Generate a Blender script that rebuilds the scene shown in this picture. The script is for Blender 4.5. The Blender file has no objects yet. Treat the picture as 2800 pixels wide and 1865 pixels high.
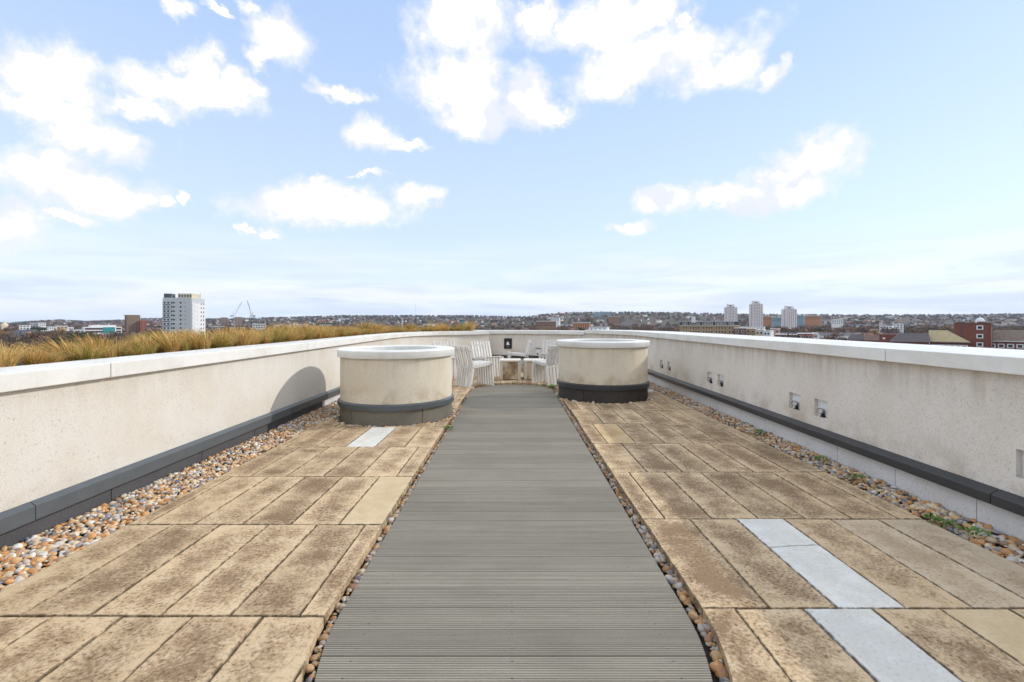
import bpy, bmesh, math, random
import numpy as np
from mathutils import Vector, Matrix, Quaternion

random.seed(7)
RNG = np.random.default_rng(11)
SC = bpy.context.scene
C = SC.collection
R = math.radians

# ------------------------------------------------------------------ camera
F, HZ, CAMZ = 1244.0, 882.0, 1.27          # focal length and horizon in photo pixels, eye height
cam_d = bpy.data.cameras.new('camera'); cam = bpy.data.objects.new('camera', cam_d); C.objects.link(cam)
cam_d.sensor_width = 36.0; cam_d.lens = 36.0 * F / 2800.0
cam_d.shift_y = -(932.5 - HZ) / 2800.0
cam_d.clip_start = 0.05; cam_d.clip_end = 40000
cam.location = (0, 0, CAMZ); cam.rotation_euler = (R(90), 0, 0)
SC.camera = cam
SC.view_settings.view_transform = 'Standard'; SC.view_settings.look = 'None'
SC.view_settings.exposure = 0.27; SC.view_settings.gamma = 1.0
SC.view_settings.use_curve_mapping = False
SC.cycles.max_bounces = 6; SC.cycles.diffuse_bounces = 3; SC.cycles.glossy_bounces = 2
SC.cycles.transmission_bounces = 2; SC.cycles.volume_bounces = 0; SC.cycles.transparent_max_bounces = 4

# ------------------------------------------------------------------ sky with clouds
SUN_TO = Vector((1.0, 0.27, 0.60)).normalized()      # direction towards the sun
SUN_EL = math.asin(SUN_TO.z); SUN_ROT = math.atan2(SUN_TO.x, SUN_TO.y)
W = bpy.data.worlds.new('World'); SC.world = W; W.use_nodes = True
wt = W.node_tree; wt.nodes.clear()

class NT:
    """small helper to write node trees"""
    def __init__(s, tree): s.t = tree
    def n(s, kind, **kw):
        nd = s.t.nodes.new(kind)
        for k, v in kw.items(): setattr(nd, k, v)
        return nd
    def put(s, sock, v):
        if isinstance(v, bpy.types.NodeSocket): s.t.links.new(v, sock)
        elif v is not None: sock.default_value = v
    def math(s, op, a, b=None, c=None, clamp=False):
        nd = s.n('ShaderNodeMath', operation=op, use_clamp=clamp)
        s.put(nd.inputs[0], a); s.put(nd.inputs[1], b); s.put(nd.inputs[2], c)
        return nd.outputs[0]
    def vec(s, op, a, b=None, c=None):
        nd = s.n('ShaderNodeVectorMath', operation=op)
        s.put(nd.inputs[0], a); s.put(nd.inputs[1], b)
        if c is not None: s.put(nd.inputs[2], c)
        return nd.outputs['Value'] if op in ('LENGTH', 'DOT_PRODUCT', 'DISTANCE') else nd.outputs['Vector']
    def noise(s, vec, scale, detail=4, rough=0.55, out='Fac', dist=0.0):
        nd = s.n('ShaderNodeTexNoise'); s.put(nd.inputs['Vector'], vec)
        nd.inputs['Scale'].default_value = scale; nd.inputs['Detail'].default_value = detail
        nd.inputs['Roughness'].default_value = rough; nd.inputs['Distortion'].default_value = dist
        return nd.outputs['Fac' if out == 'Fac' else 'Color']
    def sstep(s, v, a, b, lo=0.0, hi=1.0):
        nd = s.n('ShaderNodeMapRange', interpolation_type='SMOOTHSTEP')
        s.put(nd.inputs[0], v)
        for i, x in zip((1, 2, 3, 4), (a, b, lo, hi)): s.put(nd.inputs[i], x)
        return nd.outputs[0]
    def lin(s, v, a, b, lo=0.0, hi=1.0):
        nd = s.n('ShaderNodeMapRange'); s.put(nd.inputs[0], v)
        for i, x in zip((1, 2, 3, 4), (a, b, lo, hi)): s.put(nd.inputs[i], x)
        return nd.outputs[0]
    def mix(s, fac, a, b, blend='MIX'):
        nd = s.n('ShaderNodeMix', data_type='RGBA', blend_type=blend)
        s.put(nd.inputs[0], fac); s.put(nd.inputs[6], a if not isinstance(a, tuple) else (*a, 1)[:4])
        s.put(nd.inputs[7], b if not isinstance(b, tuple) else (*b, 1)[:4])
        return nd.outputs[2]
    def xyz(s, v):
        nd = s.n('ShaderNodeSeparateXYZ'); s.put(nd.inputs[0], v); return nd.outputs
    def comb(s, x, y, z):
        nd = s.n('ShaderNodeCombineXYZ'); s.put(nd.inputs[0], x); s.put(nd.inputs[1], y); s.put(nd.inputs[2], z)
        return nd.outputs[0]

w = NT(wt)
sky = w.n('ShaderNodeTexSky', sky_type='NISHITA', sun_disc=False)
sky.sun_elevation = SUN_EL; sky.sun_rotation = SUN_ROT
sky.altitude = 40; sky.air_density = 1.0; sky.dust_density = 0.35; sky.ozone_density = 2.2
SKY_STRENGTH = 0.14
d = w.n('ShaderNodeTexCoord').outputs['Generated']
dx, dy, dz = w.xyz(d)
az = w.math('ARCTAN2', dx, dy); el = w.math('ARCSINE', dz)
p = w.comb(az, el, 0.0)
warp = w.vec('SUBTRACT', w.noise(d, 9, 7, 0.62, out='Color'), (0.5, 0.5, 0.5))
pw = w.vec('MULTIPLY_ADD', warp, (0.085, 0.075, 0.0), p)
warp2 = w.vec('SUBTRACT', w.noise(d, 34, 6, 0.6, out='Color'), (0.5, 0.5, 0.5))
pw = w.vec('MULTIPLY_ADD', warp2, (0.05, 0.042, 0.0), pw)

# cumulus: centre and half size (photo-sky units of 0.5947 px)
BL = [(230,380,240,140),(220,530,300,85),(440,630,250,80),(330,830,330,95),(560,900,120,60),(50,1010,170,110),(300,985,120,26),
 (910,330,75,95),(900,445,270,75),(1120,400,95,60),(620,490,150,38),(1280,170,120,120),(1200,280,70,45),(1165,35,55,40),(830,45,60,38),
 (1000,60,40,20),(1700,610,95,68),(1860,670,110,24),(1500,950,310,72),(1690,960,115,70),(1460,850,38,40),(1910,905,100,45),
 (820,900,32,30),(740,920,32,24),(1140,1050,28,22),(1250,1055,50,28),(2150,110,190,150),(2130,420,215,110),(2230,345,115,85),(2200,550,185,62),
 (2414,440,85,105),(2434,520,155,60),(2564,520,60,48),(2740,130,235,110),(2914,60,205,95),(2990,280,330,120),(3300,325,150,82),(2834,370,100,60),
 (2454,60,85,70),(3569,345,52,38),(3614,300,25,45),(3154,70,25,30),(3794,720,115,92),(3624,790,160,65),(3504,890,135,72),(3654,860,120,58),
 (3284,890,72,42),(3054,915,115,50),(2899,1040,95,22),(1690,795,60,12),(1570,420,110,30)]
dens = None
for (bx, by, rx, ry) in BL:
    X, Y = bx * 0.5947, by * 0.5947
    a0 = math.atan((X - 1400) / F); e0 = math.atan((HZ - Y) / F * math.cos(a0))
    ra = 1.40 * rx * 0.5947 / F * math.cos(a0) ** 2; re = 1.38 * ry * 0.5947 / F * math.cos(a0) * math.cos(e0) ** 2
    q = w.vec('MULTIPLY_ADD', pw, (1 / ra, 1 / re, 0), (-a0 / ra, -e0 / re, 0))
    L = w.vec('LENGTH', q)
    dens = L if dens is None else w.math('SMOOTH_MIN', dens, L, 0.22)
fld = w.math('SUBTRACT', 1.0, dens)
nd2 = w.noise(d, 15, 8, 0.62)
fld = w.math('MULTIPLY_ADD', w.math('SUBTRACT', nd2, 0.5), 1.8, fld)
cl = w.sstep(fld, -0.22, 0.52)
# unseen broken cloud outside the view, its cover raised to fill the shade
gen = w.noise(w.vec('MULTIPLY', d, (1, 1, 2.0)), 3.2, 8, 0.58)
gmask = w.math('MAXIMUM', w.sstep(w.math('ABSOLUTE', az), 0.86, 1.05), w.sstep(el, 0.62, 0.75))
gmask = w.math('MULTIPLY', gmask, w.sstep(el, 0.06, 0.16))
cl2 = w.math('MULTIPLY', w.sstep(gen, 0.46, 0.60), gmask)
fld = w.math('MAXIMUM', fld, w.math('MULTIPLY', w.sstep(gen, 0.46, 0.70), gmask))
cl = w.math('MAXIMUM', cl, cl2)
# thin veil, thicker and streaky near the horizon
stv = w.comb(w.math('MULTIPLY', az, 2.2), w.math('MULTIPLY', el, 17.0), 3.0)
st = w.noise(stv, 1.6, 6, 0.55, dist=0.4)
low = w.sstep(el, 0.20, 0.03)
veil = w.math('MULTIPLY', w.sstep(st, 0.40, 0.68), w.math('MULTIPLY', low, 0.75))
hz = w.math('MULTIPLY', w.sstep(el, 0.62, 0.0), 0.42)
base = sky.outputs[0]
base = w.mix(0.62, base, w.vec('MULTIPLY', base, (1.0, 0.93, 1.28)))
def k(c): return tuple(v / SKY_STRENGTH for v in c)
tone = w.mix(w.sstep(el, 0.70, 0.10), k((0.47, 0.65, 0.96)), k((0.695, 0.83, 0.965)))
col = w.mix(0.72, base, tone)
col = w.mix(w.math('MULTIPLY', low, 0.70), col, k((0.735, 0.82, 0.95)))
grey = w.noise(w.comb(w.math('MULTIPLY', az, 2.6), w.math('MULTIPLY', el, 24.0), 9.0), 1.5, 6, 0.6, dist=0.5)
col = w.mix(w.math('MULTIPLY', w.math('MULTIPLY', w.sstep(grey, 0.42, 0.62), low), 0.8), col, k((0.625, 0.695, 0.86)))
col = w.mix(veil, col, k((0.89, 0.905, 0.95)))
shade = w.noise(d, 7, 5, 0.5)
core = w.math('POWER', w.math('MULTIPLY', w.sstep(fld, 0.25, 1.05), w.sstep(shade, 0.60, 0.42)), 1.5)
soft = w.mix(w.sstep(shade, 0.46, 0.62), k((0.84, 0.845, 0.86)), k((0.735, 0.765, 0.83)))
ccol = w.mix(core, soft, k((10.0, 9.3, 8.1)))
col = w.mix(w.math('MULTIPLY', cl, 0.98), col, ccol)
bg = w.n('ShaderNodeBackground'); wt.links.new(col, bg.inputs[0]); bg.inputs[1].default_value = SKY_STRENGTH
wo = w.n('ShaderNodeOutputWorld'); wt.links.new(bg.outputs[0], wo.inputs[0])

sl = bpy.data.lights.new('sun', 'SUN'); sun = bpy.data.objects.new('sun', sl); C.objects.link(sun)
sl.energy = 2.0; sl.angle = R(0.55); sl.color = (1.0, 0.955, 0.89)
sun.rotation_euler = (-SUN_TO).to_track_quat('-Z', 'Y').to_euler(); sun.location = (60, 16, 40)

# ------------------------------------------------------------------ helpers
def px(x, y, D):      # a photo pixel at depth D as a place in the world
    return Vector(((x - 1400) * D / F, D, CAMZ + (HZ - y) * D / F))

MATS = {}
def material(name):
    m = bpy.data.materials.new(name); m.use_nodes = True; MATS[name] = m
    t = m.node_tree; b = t.nodes['Principled BSDF']
    return m, NT(t), b
def plain(name, col, rough=0.7, var=0.12, scale=6.0, metal=0.0, bump=0.0, bscale=40.0, obj_var=0.0, spec=0.5):
    if name in MATS: return MATS[name]
    m, t, b = material(name)
    pos = t.n('ShaderNodeNewGeometry').outputs['Position']
    n = t.noise(pos, scale, 5, 0.6)
    lo = tuple(c * (1 - var) for c in col); hi = tuple(min(1, c * (1 + var)) for c in col)
    c = t.mix(n, lo, hi)
    if obj_var:
        r = t.n('ShaderNodeObjectInfo').outputs['Random']
        c = t.mix(1.0, c, t.n('ShaderNodeCombineColor').outputs[0], 'MULTIPLY') if False else c
        v = t.lin(r, 0, 1, 1 - obj_var, 1 + obj_var)
        c = t.vec('MULTIPLY', c, t.comb(v, v, v))
    t.put(b.inputs['Base Color'], c)
    b.inputs['Roughness'].default_value = rough; b.inputs['Metallic'].default_value = metal
    b.inputs['Specular IOR Level'].default_value = spec
    if bump:
        bn = t.n('ShaderNodeBump'); bn.inputs['Strength'].default_value = bump; bn.inputs['Distance'].default_value = 0.01
        t.put(bn.inputs['Height'], t.noise(pos, bscale, 4, 0.6)); t.put(b.inputs['Normal'], bn.outputs[0])
    return m
def attr_mat(name, rough=0.8, var=0.15, scale=30.0):
    m, t, b = material(name)
    a = t.n('ShaderNodeAttribute'); a.attribute_name = 'Col'
    pos = t.n('ShaderNodeNewGeometry').outputs['Position']
    v = t.lin(t.noise(pos, scale, 4, 0.6), 0.25, 0.75, 1 - var, 1 + var)
    t.put(b.inputs['Base Color'], t.vec('MULTIPLY', a.outputs['Color'], t.comb(v, v, v)))
    b.inputs['Roughness'].default_value = rough
    return m

def link(o, parent=None):
    C.objects.link(o)
    if parent is not None: o.parent = parent
    return o
def tag(o, label=None, cat=None, group=None, kind=None):
    if label: o['label'] = label
    if cat: o['category'] = cat
    if group: o['group'] = group
    if kind: o['kind'] = kind
    return o
def empty(name, loc=(0, 0, 0), rz=0.0):
    o = bpy.data.objects.new(name, None); o.empty_display_size = 0.1
    o.location = loc; o.rotation_euler = (0, 0, rz); return link(o)
def obj(name, me, mt=None, parent=None, loc=None, rot=None):
    o = bpy.data.objects.new(name, me)
    if mt is not None and not me.materials: me.materials.append(mt)
    if loc is not None: o.location = loc
    if rot is not None: o.rotation_euler = rot
    return link(o, parent)
def copy_tree(o, parent=None):
    c = o.copy(); C.objects.link(c); c.parent = parent
    for ch in list(o.children): copy_tree(ch, c)
    return c

class MB:
    def __init__(s): s.v = []; s.f = []
    def add(s, vs, fs):
        o = len(s.v); s.v += [tuple(q) for q in vs]; s.f += [tuple(i + o for i in f) for f in fs]; return s
    def box(s, x0, x1, y0, y1, z0, z1):
        return s.add([(x0,y0,z0),(x1,y0,z0),(x1,y1,z0),(x0,y1,z0),(x0,y0,z1),(x1,y0,z1),(x1,y1,z1),(x0,y1,z1)],
                     [(0,3,2,1),(4,5,6,7),(0,1,5,4),(1,2,6,5),(2,3,7,6),(3,0,4,7)])
    def hexa(s, a, b, w_, h_, up=(0, 0, 1)):     # square bar from a to b
        a = Vector(a); b = Vector(b); t = (b - a).normalized(); u = Vector(up)
        sx = t.cross(u)
        if sx.length < 1e-4: sx = t.cross(Vector((0, 1, 0)))
        sx.normalize(); sy = sx.cross(t).normalized()
        vs = [q + sx * (i * w_ / 2) + sy * (j * h_ / 2) for q in (a, b) for i, j in ((-1,-1),(1,-1),(1,1),(-1,1))]
        return s.add(vs, [(0,1,2,3),(7,6,5,4),(0,4,5,1),(1,5,6,2),(2,6,7,3),(3,7,4,0)])
    def lathe(s, prof, n=48, cap=True):          # list of (radius, z)
        o = len(s.v)
        for r, z in prof:
            for i in range(n):
                a = 2 * math.pi * i / n; s.v.append((r * math.cos(a), r * math.sin(a), z))
        for j in range(len(prof) - 1):
            for i in range(n):
                a = o + j * n + i; b = o + j * n + (i + 1) % n
                s.f.append((a, b, b + n, a + n))
        if cap:
            s.f.append(tuple(o + i for i in range(n))[::-1]); s.f.append(tuple(o + (len(prof) - 1) * n + i for i in range(n)))
        return s
    def prism(s, poly, z0, z1):
        n = len(poly)
        return s.add([(x, y, z0) for x, y in poly] + [(x, y, z1) for x, y in poly],
                     [tuple(range(n))[::-1], tuple(range(n, 2 * n))] + [(i, (i + 1) % n, n + (i + 1) % n, n + i) for i in range(n)])
    def mesh(s, name='mesh', smooth=False):
        me = bpy.data.meshes.new(name); me.from_pydata(s.v, [], s.f); me.update()
        if smooth: me.polygons.foreach_set('use_smooth', [True] * len(me.polygons))
        return me
    def build(s, name, mt, parent=None, loc=None, rot=None, smooth=False, bevel=0.0):
        o = obj(name, s.mesh(name, smooth), mt, parent, loc, rot)
        if bevel:
            md = o.modifiers.new('bevel', 'BEVEL'); md.width = bevel; md.segments = 2; md.limit_method = 'ANGLE'; md.angle_limit = R(40)
        return o
def smooth_by_angle(me, ang=40):
    bm = bmesh.new(); bm.from_mesh(me)
    for f in bm.faces: f.smooth = True
    for e in bm.edges:
        if len(e.link_faces) == 2 and e.calc_face_angle(0) > R(ang): e.smooth = False
    bm.to_mesh(me); bm.free()
def bake(o):          # apply modifiers without operators
    dg = bpy.context.evaluated_depsgraph_get(); dg.update()
    me = bpy.data.meshes.new_from_object(o.evaluated_get(dg)); o.modifiers.clear(); o.data = me
def tri_mesh(name, V, Fc, col=None):
    V = np.asarray(V, np.float32); Fc = np.asarray(Fc, np.int32)
    me = bpy.data.meshes.new(name); nv, nf, kf = len(V), len(Fc), Fc.shape[1]
    me.vertices.add(nv); me.vertices.foreach_set('co', V.ravel())
    me.loops.add(nf * kf); me.loops.foreach_set('vertex_index', Fc.ravel())
    me.polygons.add(nf); me.polygons.foreach_set('loop_start', np.arange(nf, dtype=np.int32) * kf)
    me.polygons.foreach_set('loop_total', np.full(nf, kf, np.int32))
    me.update(calc_edges=True)
    if col is not None:
        a = me.color_attributes.new('Col', 'FLOAT_COLOR', 'POINT')
        cc = np.ones((nv, 4), np.float32); cc[:, :3] = col; a.data.foreach_set('color', cc.ravel())
    return me

# ------------------------------------------------------------------ materials of the roof terrace
def render_mat(name, col, stain, base_z=None, top_z=None, base_amt=0.5, top_amt=0.4):
    m, t, b = material(name)
    pos = t.n('ShaderNodeNewGeometry').outputs['Position']
    X, Y, Z = t.xyz(pos)
    big = t.noise(pos, 1.7, 5, 0.6)
    c = t.mix(t.sstep(big, 0.35, 0.7), col, tuple(v * q for v, q in zip(col, (0.93, 0.90, 0.85))))
    streak = t.noise(t.vec('MULTIPLY', pos, (9, 9, 0.7)), 1.0, 6, 0.65)
    patch = t.noise(pos, 3.1, 6, 0.65)
    if base_z is not None:
        g = t.sstep(Z, base_z + 0.28, base_z - 0.02)
        s = t.math('MULTIPLY', g, t.sstep(patch, 0.42, 0.66)); s = t.math('MULTIPLY', s, base_amt)
        c = t.mix(s, c, stain)
    if top_z is not None:
        g = t.sstep(Z, top_z - 0.34, top_z)
        s = t.math('MULTIPLY', g, t.sstep(streak, 0.40, 0.66)); s = t.math('MULTIPLY', s, top_amt)
        c = t.mix(s, c, tuple(v * 0.75 + 0.05 for v in stain))
    pit = t.noise(pos, 150, 3, 0.7)
    c = t.mix(t.math('MULTIPLY', t.sstep(pit, 0.53, 0.66), 0.55), c, tuple(v * 0.42 for v in col))
    pit2 = t.noise(pos, 46, 3, 0.6)
    c = t.mix(t.math('MULTIPLY', t.sstep(pit2, 0.57, 0.72), 0.42), c, tuple(v * 0.5 for v in col))
    t.put(b.inputs['Base Color'], c); b.inputs['Roughness'].default_value = 0.92
    b.inputs['Specular IOR Level'].default_value = 0.2
    bn = t.n('ShaderNodeBump'); bn.inputs['Strength'].default_value = 0.55; bn.inputs['Distance'].default_value = 0.006
    t.put(bn.inputs['Height'], t.noise(pos, 120, 5, 0.7)); t.put(b.inputs['Normal'], bn.outputs[0])
    return m
M_WALL_L = render_mat('cream_render_left', (0.72, 0.68, 0.605), (0.36, 0.24, 0.13), 0.22, 0.90, 0.22, 0.12)
M_WALL_R = render_mat('cream_render_right', (0.78, 0.725, 0.645), (0.36, 0.26, 0.15), 0.28, 0.97, 0.45, 0.36)
M_DRUM = render_mat('cream_render_drum', (0.73, 0.655, 0.52), (0.32, 0.19, 0.07), 0.27, 0.83, 0.62, 0.2)
def coping_mat():
    m, t, b = material('white_coping')
    pos = t.n('ShaderNodeNewGeometry').outputs['Position']
    c = t.mix(t.sstep(t.noise(pos, 2.3, 6, 0.65), 0.40, 0.72), (0.77, 0.755, 0.70), (0.66, 0.635, 0.565))
    c = t.mix(t.math('MULTIPLY', t.sstep(t.noise(t.vec('MULTIPLY', pos, (14, 14, 2)), 1.0, 5, 0.7), 0.58, 0.76), 0.35), c, (0.48, 0.43, 0.34))
    t.put(b.inputs['Base Color'], c); b.inputs['Roughness'].default_value = 0.42
    bn = t.n('ShaderNodeBump'); bn.inputs['Strength'].default_value = 0.15; bn.inputs['Distance'].default_value = 0.004
    t.put(bn.inputs['Height'], t.noise(pos, 60, 4, 0.6)); t.put(b.inputs['Normal'], bn.outputs[0])
    return m
M_COPE = coping_mat()
M_FLASH = plain('dark_grey_metal', (0.085, 0.095, 0.10), 0.42, 0.22, 9, metal=0.0, bump=0.06, bscale=20, obj_var=0.15)
def speckle(name, col, dark, light, scale=120):
    m, t, b = material(name)
    pos = t.n('ShaderNodeNewGeometry').outputs['Position']
    n = t.noise(pos, scale, 3, 0.8)
    c = t.mix(t.sstep(n, 0.55, 0.68), col, light); c = t.mix(t.sstep(n, 0.45, 0.32), c, dark)
    c = t.mix(t.math('MULTIPLY', t.sstep(t.noise(pos, 2.5, 5, 0.6), 0.4, 0.7), 0.45), c, dark)
    t.put(b.inputs['Base Color'], c); b.inputs['Roughness'].default_value = 0.8
    bn = t.n('ShaderNodeBump'); bn.inputs['Strength'].default_value = 0.3; bn.inputs['Distance'].default_value = 0.004
    t.put(bn.inputs['Height'], n); t.put(b.inputs['Normal'], bn.outputs[0])
    return m
M_PLINTH_D = speckle('dark_granite', (0.085, 0.083, 0.085), (0.04, 0.038, 0.038), (0.20, 0.19, 0.19))
M_PLINTH_P = speckle('pale_concrete', (0.70, 0.685, 0.66), (0.52, 0.49, 0.455), (0.78, 0.77, 0.75), 60)
M_PLINTH_O = speckle('olive_granite', (0.17, 0.155, 0.12), (0.07, 0.06, 0.045), (0.30, 0.27, 0.21))
M_PLINTH_B = speckle('black_granite', (0.045, 0.038, 0.032), (0.018, 0.015, 0.013), (0.12, 0.10, 0.08))

def slab_mat(name, light, brown, amt, spots=1.0):
    m, t, b = material(name)
    pos = t.n('ShaderNodeNewGeometry').outputs['Position']
    oi = t.n('ShaderNodeObjectInfo').outputs['Random']
    gen = t.n('ShaderNodeTexCoord').outputs['Generated']
    gx, gy, gz = t.xyz(gen)
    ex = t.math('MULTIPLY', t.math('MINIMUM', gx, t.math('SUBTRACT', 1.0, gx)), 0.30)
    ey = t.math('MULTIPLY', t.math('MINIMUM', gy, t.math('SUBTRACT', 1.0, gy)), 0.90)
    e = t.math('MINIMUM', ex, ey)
    off = t.comb(t.math('MULTIPLY', oi, 37.0), t.math('MULTIPLY', oi, 91.0), 0.0)
    q = t.vec('ADD', pos, off)
    big = t.noise(q, 2.6, 6, 0.62); mid = t.noise(q, 11, 5, 0.65); fine = t.noise(q, 62, 4, 0.65); fin2 = t.noise(q, 170, 3, 0.7)
    a = t.math('MULTIPLY_ADD', t.math('SUBTRACT', mid, 0.5), 0.55, big)
    a = t.math('MULTIPLY_ADD', t.math('SUBTRACT', fine, 0.5), 1.0, a)
    a = t.math('MULTIPLY_ADD', t.math('SUBTRACT', fin2, 0.5), 0.5, a)
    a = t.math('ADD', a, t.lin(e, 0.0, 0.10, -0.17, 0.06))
    a = t.math('ADD', a, t.lin(oi, 0.0, 1.0, -0.06, 0.17))
    st = t.math('MULTIPLY', t.sstep(a, 0.30, 0.80), amt)
    c = t.mix(t.sstep(mid, 0.3, 0.7), light, tuple(v * x for v, x in zip(light, (0.90, 0.86, 0.78))))
    c = t.mix(st, c, brown)
    sp = t.math('MULTIPLY', t.sstep(fine, 0.565, 0.64), t.sstep(t.math('ADD', big, t.math('MULTIPLY', mid, 0.4)), 0.55, 0.8))
    c = t.mix(t.math('MULTIPLY', sp, 0.85 * spots), c, tuple(v * 0.62 for v in brown))
    pale = t.math('MULTIPLY', t.sstep(fin2, 0.60, 0.72), 0.45 * spots)
    c = t.mix(pale, c, tuple(min(1, v * 1.18) for v in light))
    c = t.mix(t.math('MULTIPLY', t.sstep(fin2, 0.42, 0.30), 0.55 * spots), c, tuple(v * 0.6 for v in brown))
    edge_dark = t.math('MULTIPLY', t.sstep(e, 0.009, 0.001), t.sstep(t.noise(q, 23, 4, 0.6), 0.36, 0.56))  # slab rims darkened in patches, which strengthens the joint lines
    c = t.mix(t.math('MULTIPLY', edge_dark, 0.75), c, (0.085, 0.058, 0.035))
    v = t.lin(t.math('FRACT', t.math('MULTIPLY', oi, 7.13)), 0, 1, 0.92, 1.07)
    t.put(b.inputs['Base Color'], t.vec('MULTIPLY', c, t.comb(v, v, v)))
    b.inputs['Roughness'].default_value = 0.88; b.inputs['Specular IOR Level'].default_value = 0.25
    bn = t.n('ShaderNodeBump'); bn.inputs['Strength'].default_value = 0.5; bn.inputs['Distance'].default_value = 0.004
    t.put(bn.inputs['Height'], t.math('ADD', fine, fin2)); t.put(b.inputs['Normal'], bn.outputs[0])
    return m
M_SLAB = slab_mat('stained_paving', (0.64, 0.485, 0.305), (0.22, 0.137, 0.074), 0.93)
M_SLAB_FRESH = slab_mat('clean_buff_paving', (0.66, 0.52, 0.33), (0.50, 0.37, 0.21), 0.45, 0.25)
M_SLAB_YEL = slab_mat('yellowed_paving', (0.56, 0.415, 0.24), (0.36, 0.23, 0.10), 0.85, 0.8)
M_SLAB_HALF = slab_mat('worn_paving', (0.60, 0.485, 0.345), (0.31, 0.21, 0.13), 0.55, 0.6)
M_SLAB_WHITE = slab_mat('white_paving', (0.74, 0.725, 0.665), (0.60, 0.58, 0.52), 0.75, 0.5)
M_BED = plain('dark_bedding', (0.05, 0.04, 0.032), 0.95, 0.5, 60, bump=0.6, bscale=120)

def deck_mat():
    m, t, b = material('weathered_decking')
    pos = t.n('ShaderNodeNewGeometry').outputs['Position']
    oi = t.n('ShaderNodeObjectInfo').outputs['Random']
    q = t.vec('ADD', t.vec('MULTIPLY', pos, (1.5, 40, 40)), t.comb(t.math('MULTIPLY', oi, 40.0), 0.0, 0.0))
    n = t.noise(q, 1.0, 6, 0.65)
    big = t.noise(pos, 1.6, 5, 0.6)
    c = t.mix(t.sstep(n, 0.3, 0.7), (0.29, 0.258, 0.203), (0.365, 0.328, 0.262))
    c = t.mix(t.math('MULTIPLY', t.sstep(big, 0.45, 0.75), 0.4), c, (0.22, 0.205, 0.155))
    c = t.mix(t.math('MULTIPLY', t.sstep(t.noise(pos, 190, 3, 0.7), 0.45, 0.65), 0.35), c, (0.19, 0.175, 0.13))
    v = t.lin(oi, 0, 1, 0.90, 1.10)
    t.put(b.inputs['Base Color'], t.vec('MULTIPLY', c, t.comb(v, v, v)))
    b.inputs['Roughness'].default_value = 0.8; b.inputs['Specular IOR Level'].default_value = 0.3
    return m
M_DECK = deck_mat()
def pebble_mat():
    m, t, b = material('pebble_single')
    oi = t.n('ShaderNodeObjectInfo')
    pos = t.n('ShaderNodeNewGeometry').outputs['Position']
    v = t.lin(t.noise(pos, 70, 4, 0.6), 0.25, 0.75, 0.78, 1.18)
    t.put(b.inputs['Base Color'], t.vec('MULTIPLY', oi.outputs['Color'], t.comb(v, v, v)))
    b.inputs['Roughness'].default_value = 0.6
    return m
M_PEB1 = pebble_mat()
M_PEBM = attr_mat('pebble_mass', 0.62, 0.2, 70)
M_WHITE = plain('white_metal', (0.78, 0.78, 0.78), 0.4, 0.05, 20)
M_BLACK = plain('black_plastic', (0.012, 0.012, 0.013), 0.35, 0.2, 30)
M_CHROME = plain('chrome', (0.30, 0.285, 0.27), 0.22, 0.05, 30, metal=1.0)
M_LENS = plain('lamp_lens', (0.55, 0.50, 0.44), 0.1, 0.1, 80)
def wood_mat():
    m, t, b = material('weathered_pale_wood')
    tc = t.n('ShaderNodeTexCoord').outputs['Object']
    oi = t.n('ShaderNodeObjectInfo').outputs['Random']
    q = t.vec('MULTIPLY_ADD', tc, (30, 30, 3.0), t.comb(t.math('MULTIPLY', oi, 50.0), 0.0, 0.0))
    n = t.noise(q, 1.0, 5, 0.65)
    c = t.mix(t.sstep(n, 0.3, 0.75), (0.74, 0.715, 0.67), (0.58, 0.55, 0.49))
    v = t.lin(oi, 0, 1, 0.88, 1.1)
    t.put(b.inputs['Base Color'], t.vec('MULTIPLY', c, t.comb(v, v, v))); b.inputs['Roughness'].default_value = 0.75
    return m
M_WOOD = wood_mat()
M_CUBE = render_mat('stained_stone', (0.60, 0.50, 0.36), (0.20, 0.10, 0.04), 0.35, 0.5, 0.95, 0.9)

# ------------------------------------------------------------------ the terrace: sub floor, paving, decking
DC, DW, SW = 0.006, 0.776, 0.8315       # deck centre line, half width, half width of the opening in the paving
def half_width(y, hw, y1=8.75, ln=0.80):
    if y < 2.05: return max(0.0, hw - 0.34 * (2.05 - y) ** 2)
    if y > y1: return hw * math.sqrt(max(0.0, 1 - ((y - y1) / ln) ** 2))
    return hw

paving = MB().box(-2.79, 2.92, -1.5, 14.3, -0.16, -0.066).build('paving', M_BED); tag(paving, kind='structure')

boards = empty('decking', (0, 0, 0)); tag(boards, kind='structure')
NR, RP, DZ = 12, 0.0121, -0.03
bw = NR * RP; pitch = bw + 0.006
def board_mesh(y0, straight=True):
    prof = []
    for i in range(NR):
        y = i * RP
        prof += [(y + 0.0008, -0.006), (y + 0.0030, 0.0), (y + 0.0083, 0.0), (y + 0.0105, -0.006)]
    prof = [(0.0, -0.006)] + prof + [(bw, -0.006), (bw, -0.026), (0.0, -0.026)]
    v = []; n = len(prof)
    for s in (-1, 1):
        for (y, z) in prof:
            v.append((DC + s * half_width(y0 + y, DW), y, z))
    f = [(i, (i + 1) % n, n + (i + 1) % n, n + i) for i in range(n)] + [tuple(range(n))[::-1], tuple(range(n, 2 * n))]
    return MB().add(v, f).mesh('board')
shared = None; y = 0.72
while y + bw < 9.54:
    st = 2.06 < y and y + bw < 8.74
    if st and shared is None: shared = board_mesh(y)
    obj('board', shared if st else board_mesh(y), M_DECK, boards, (0, y, DZ + random.uniform(-0.0012, 0.0012)))
    y += pitch
scr = MB(); yq = 0.72
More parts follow.
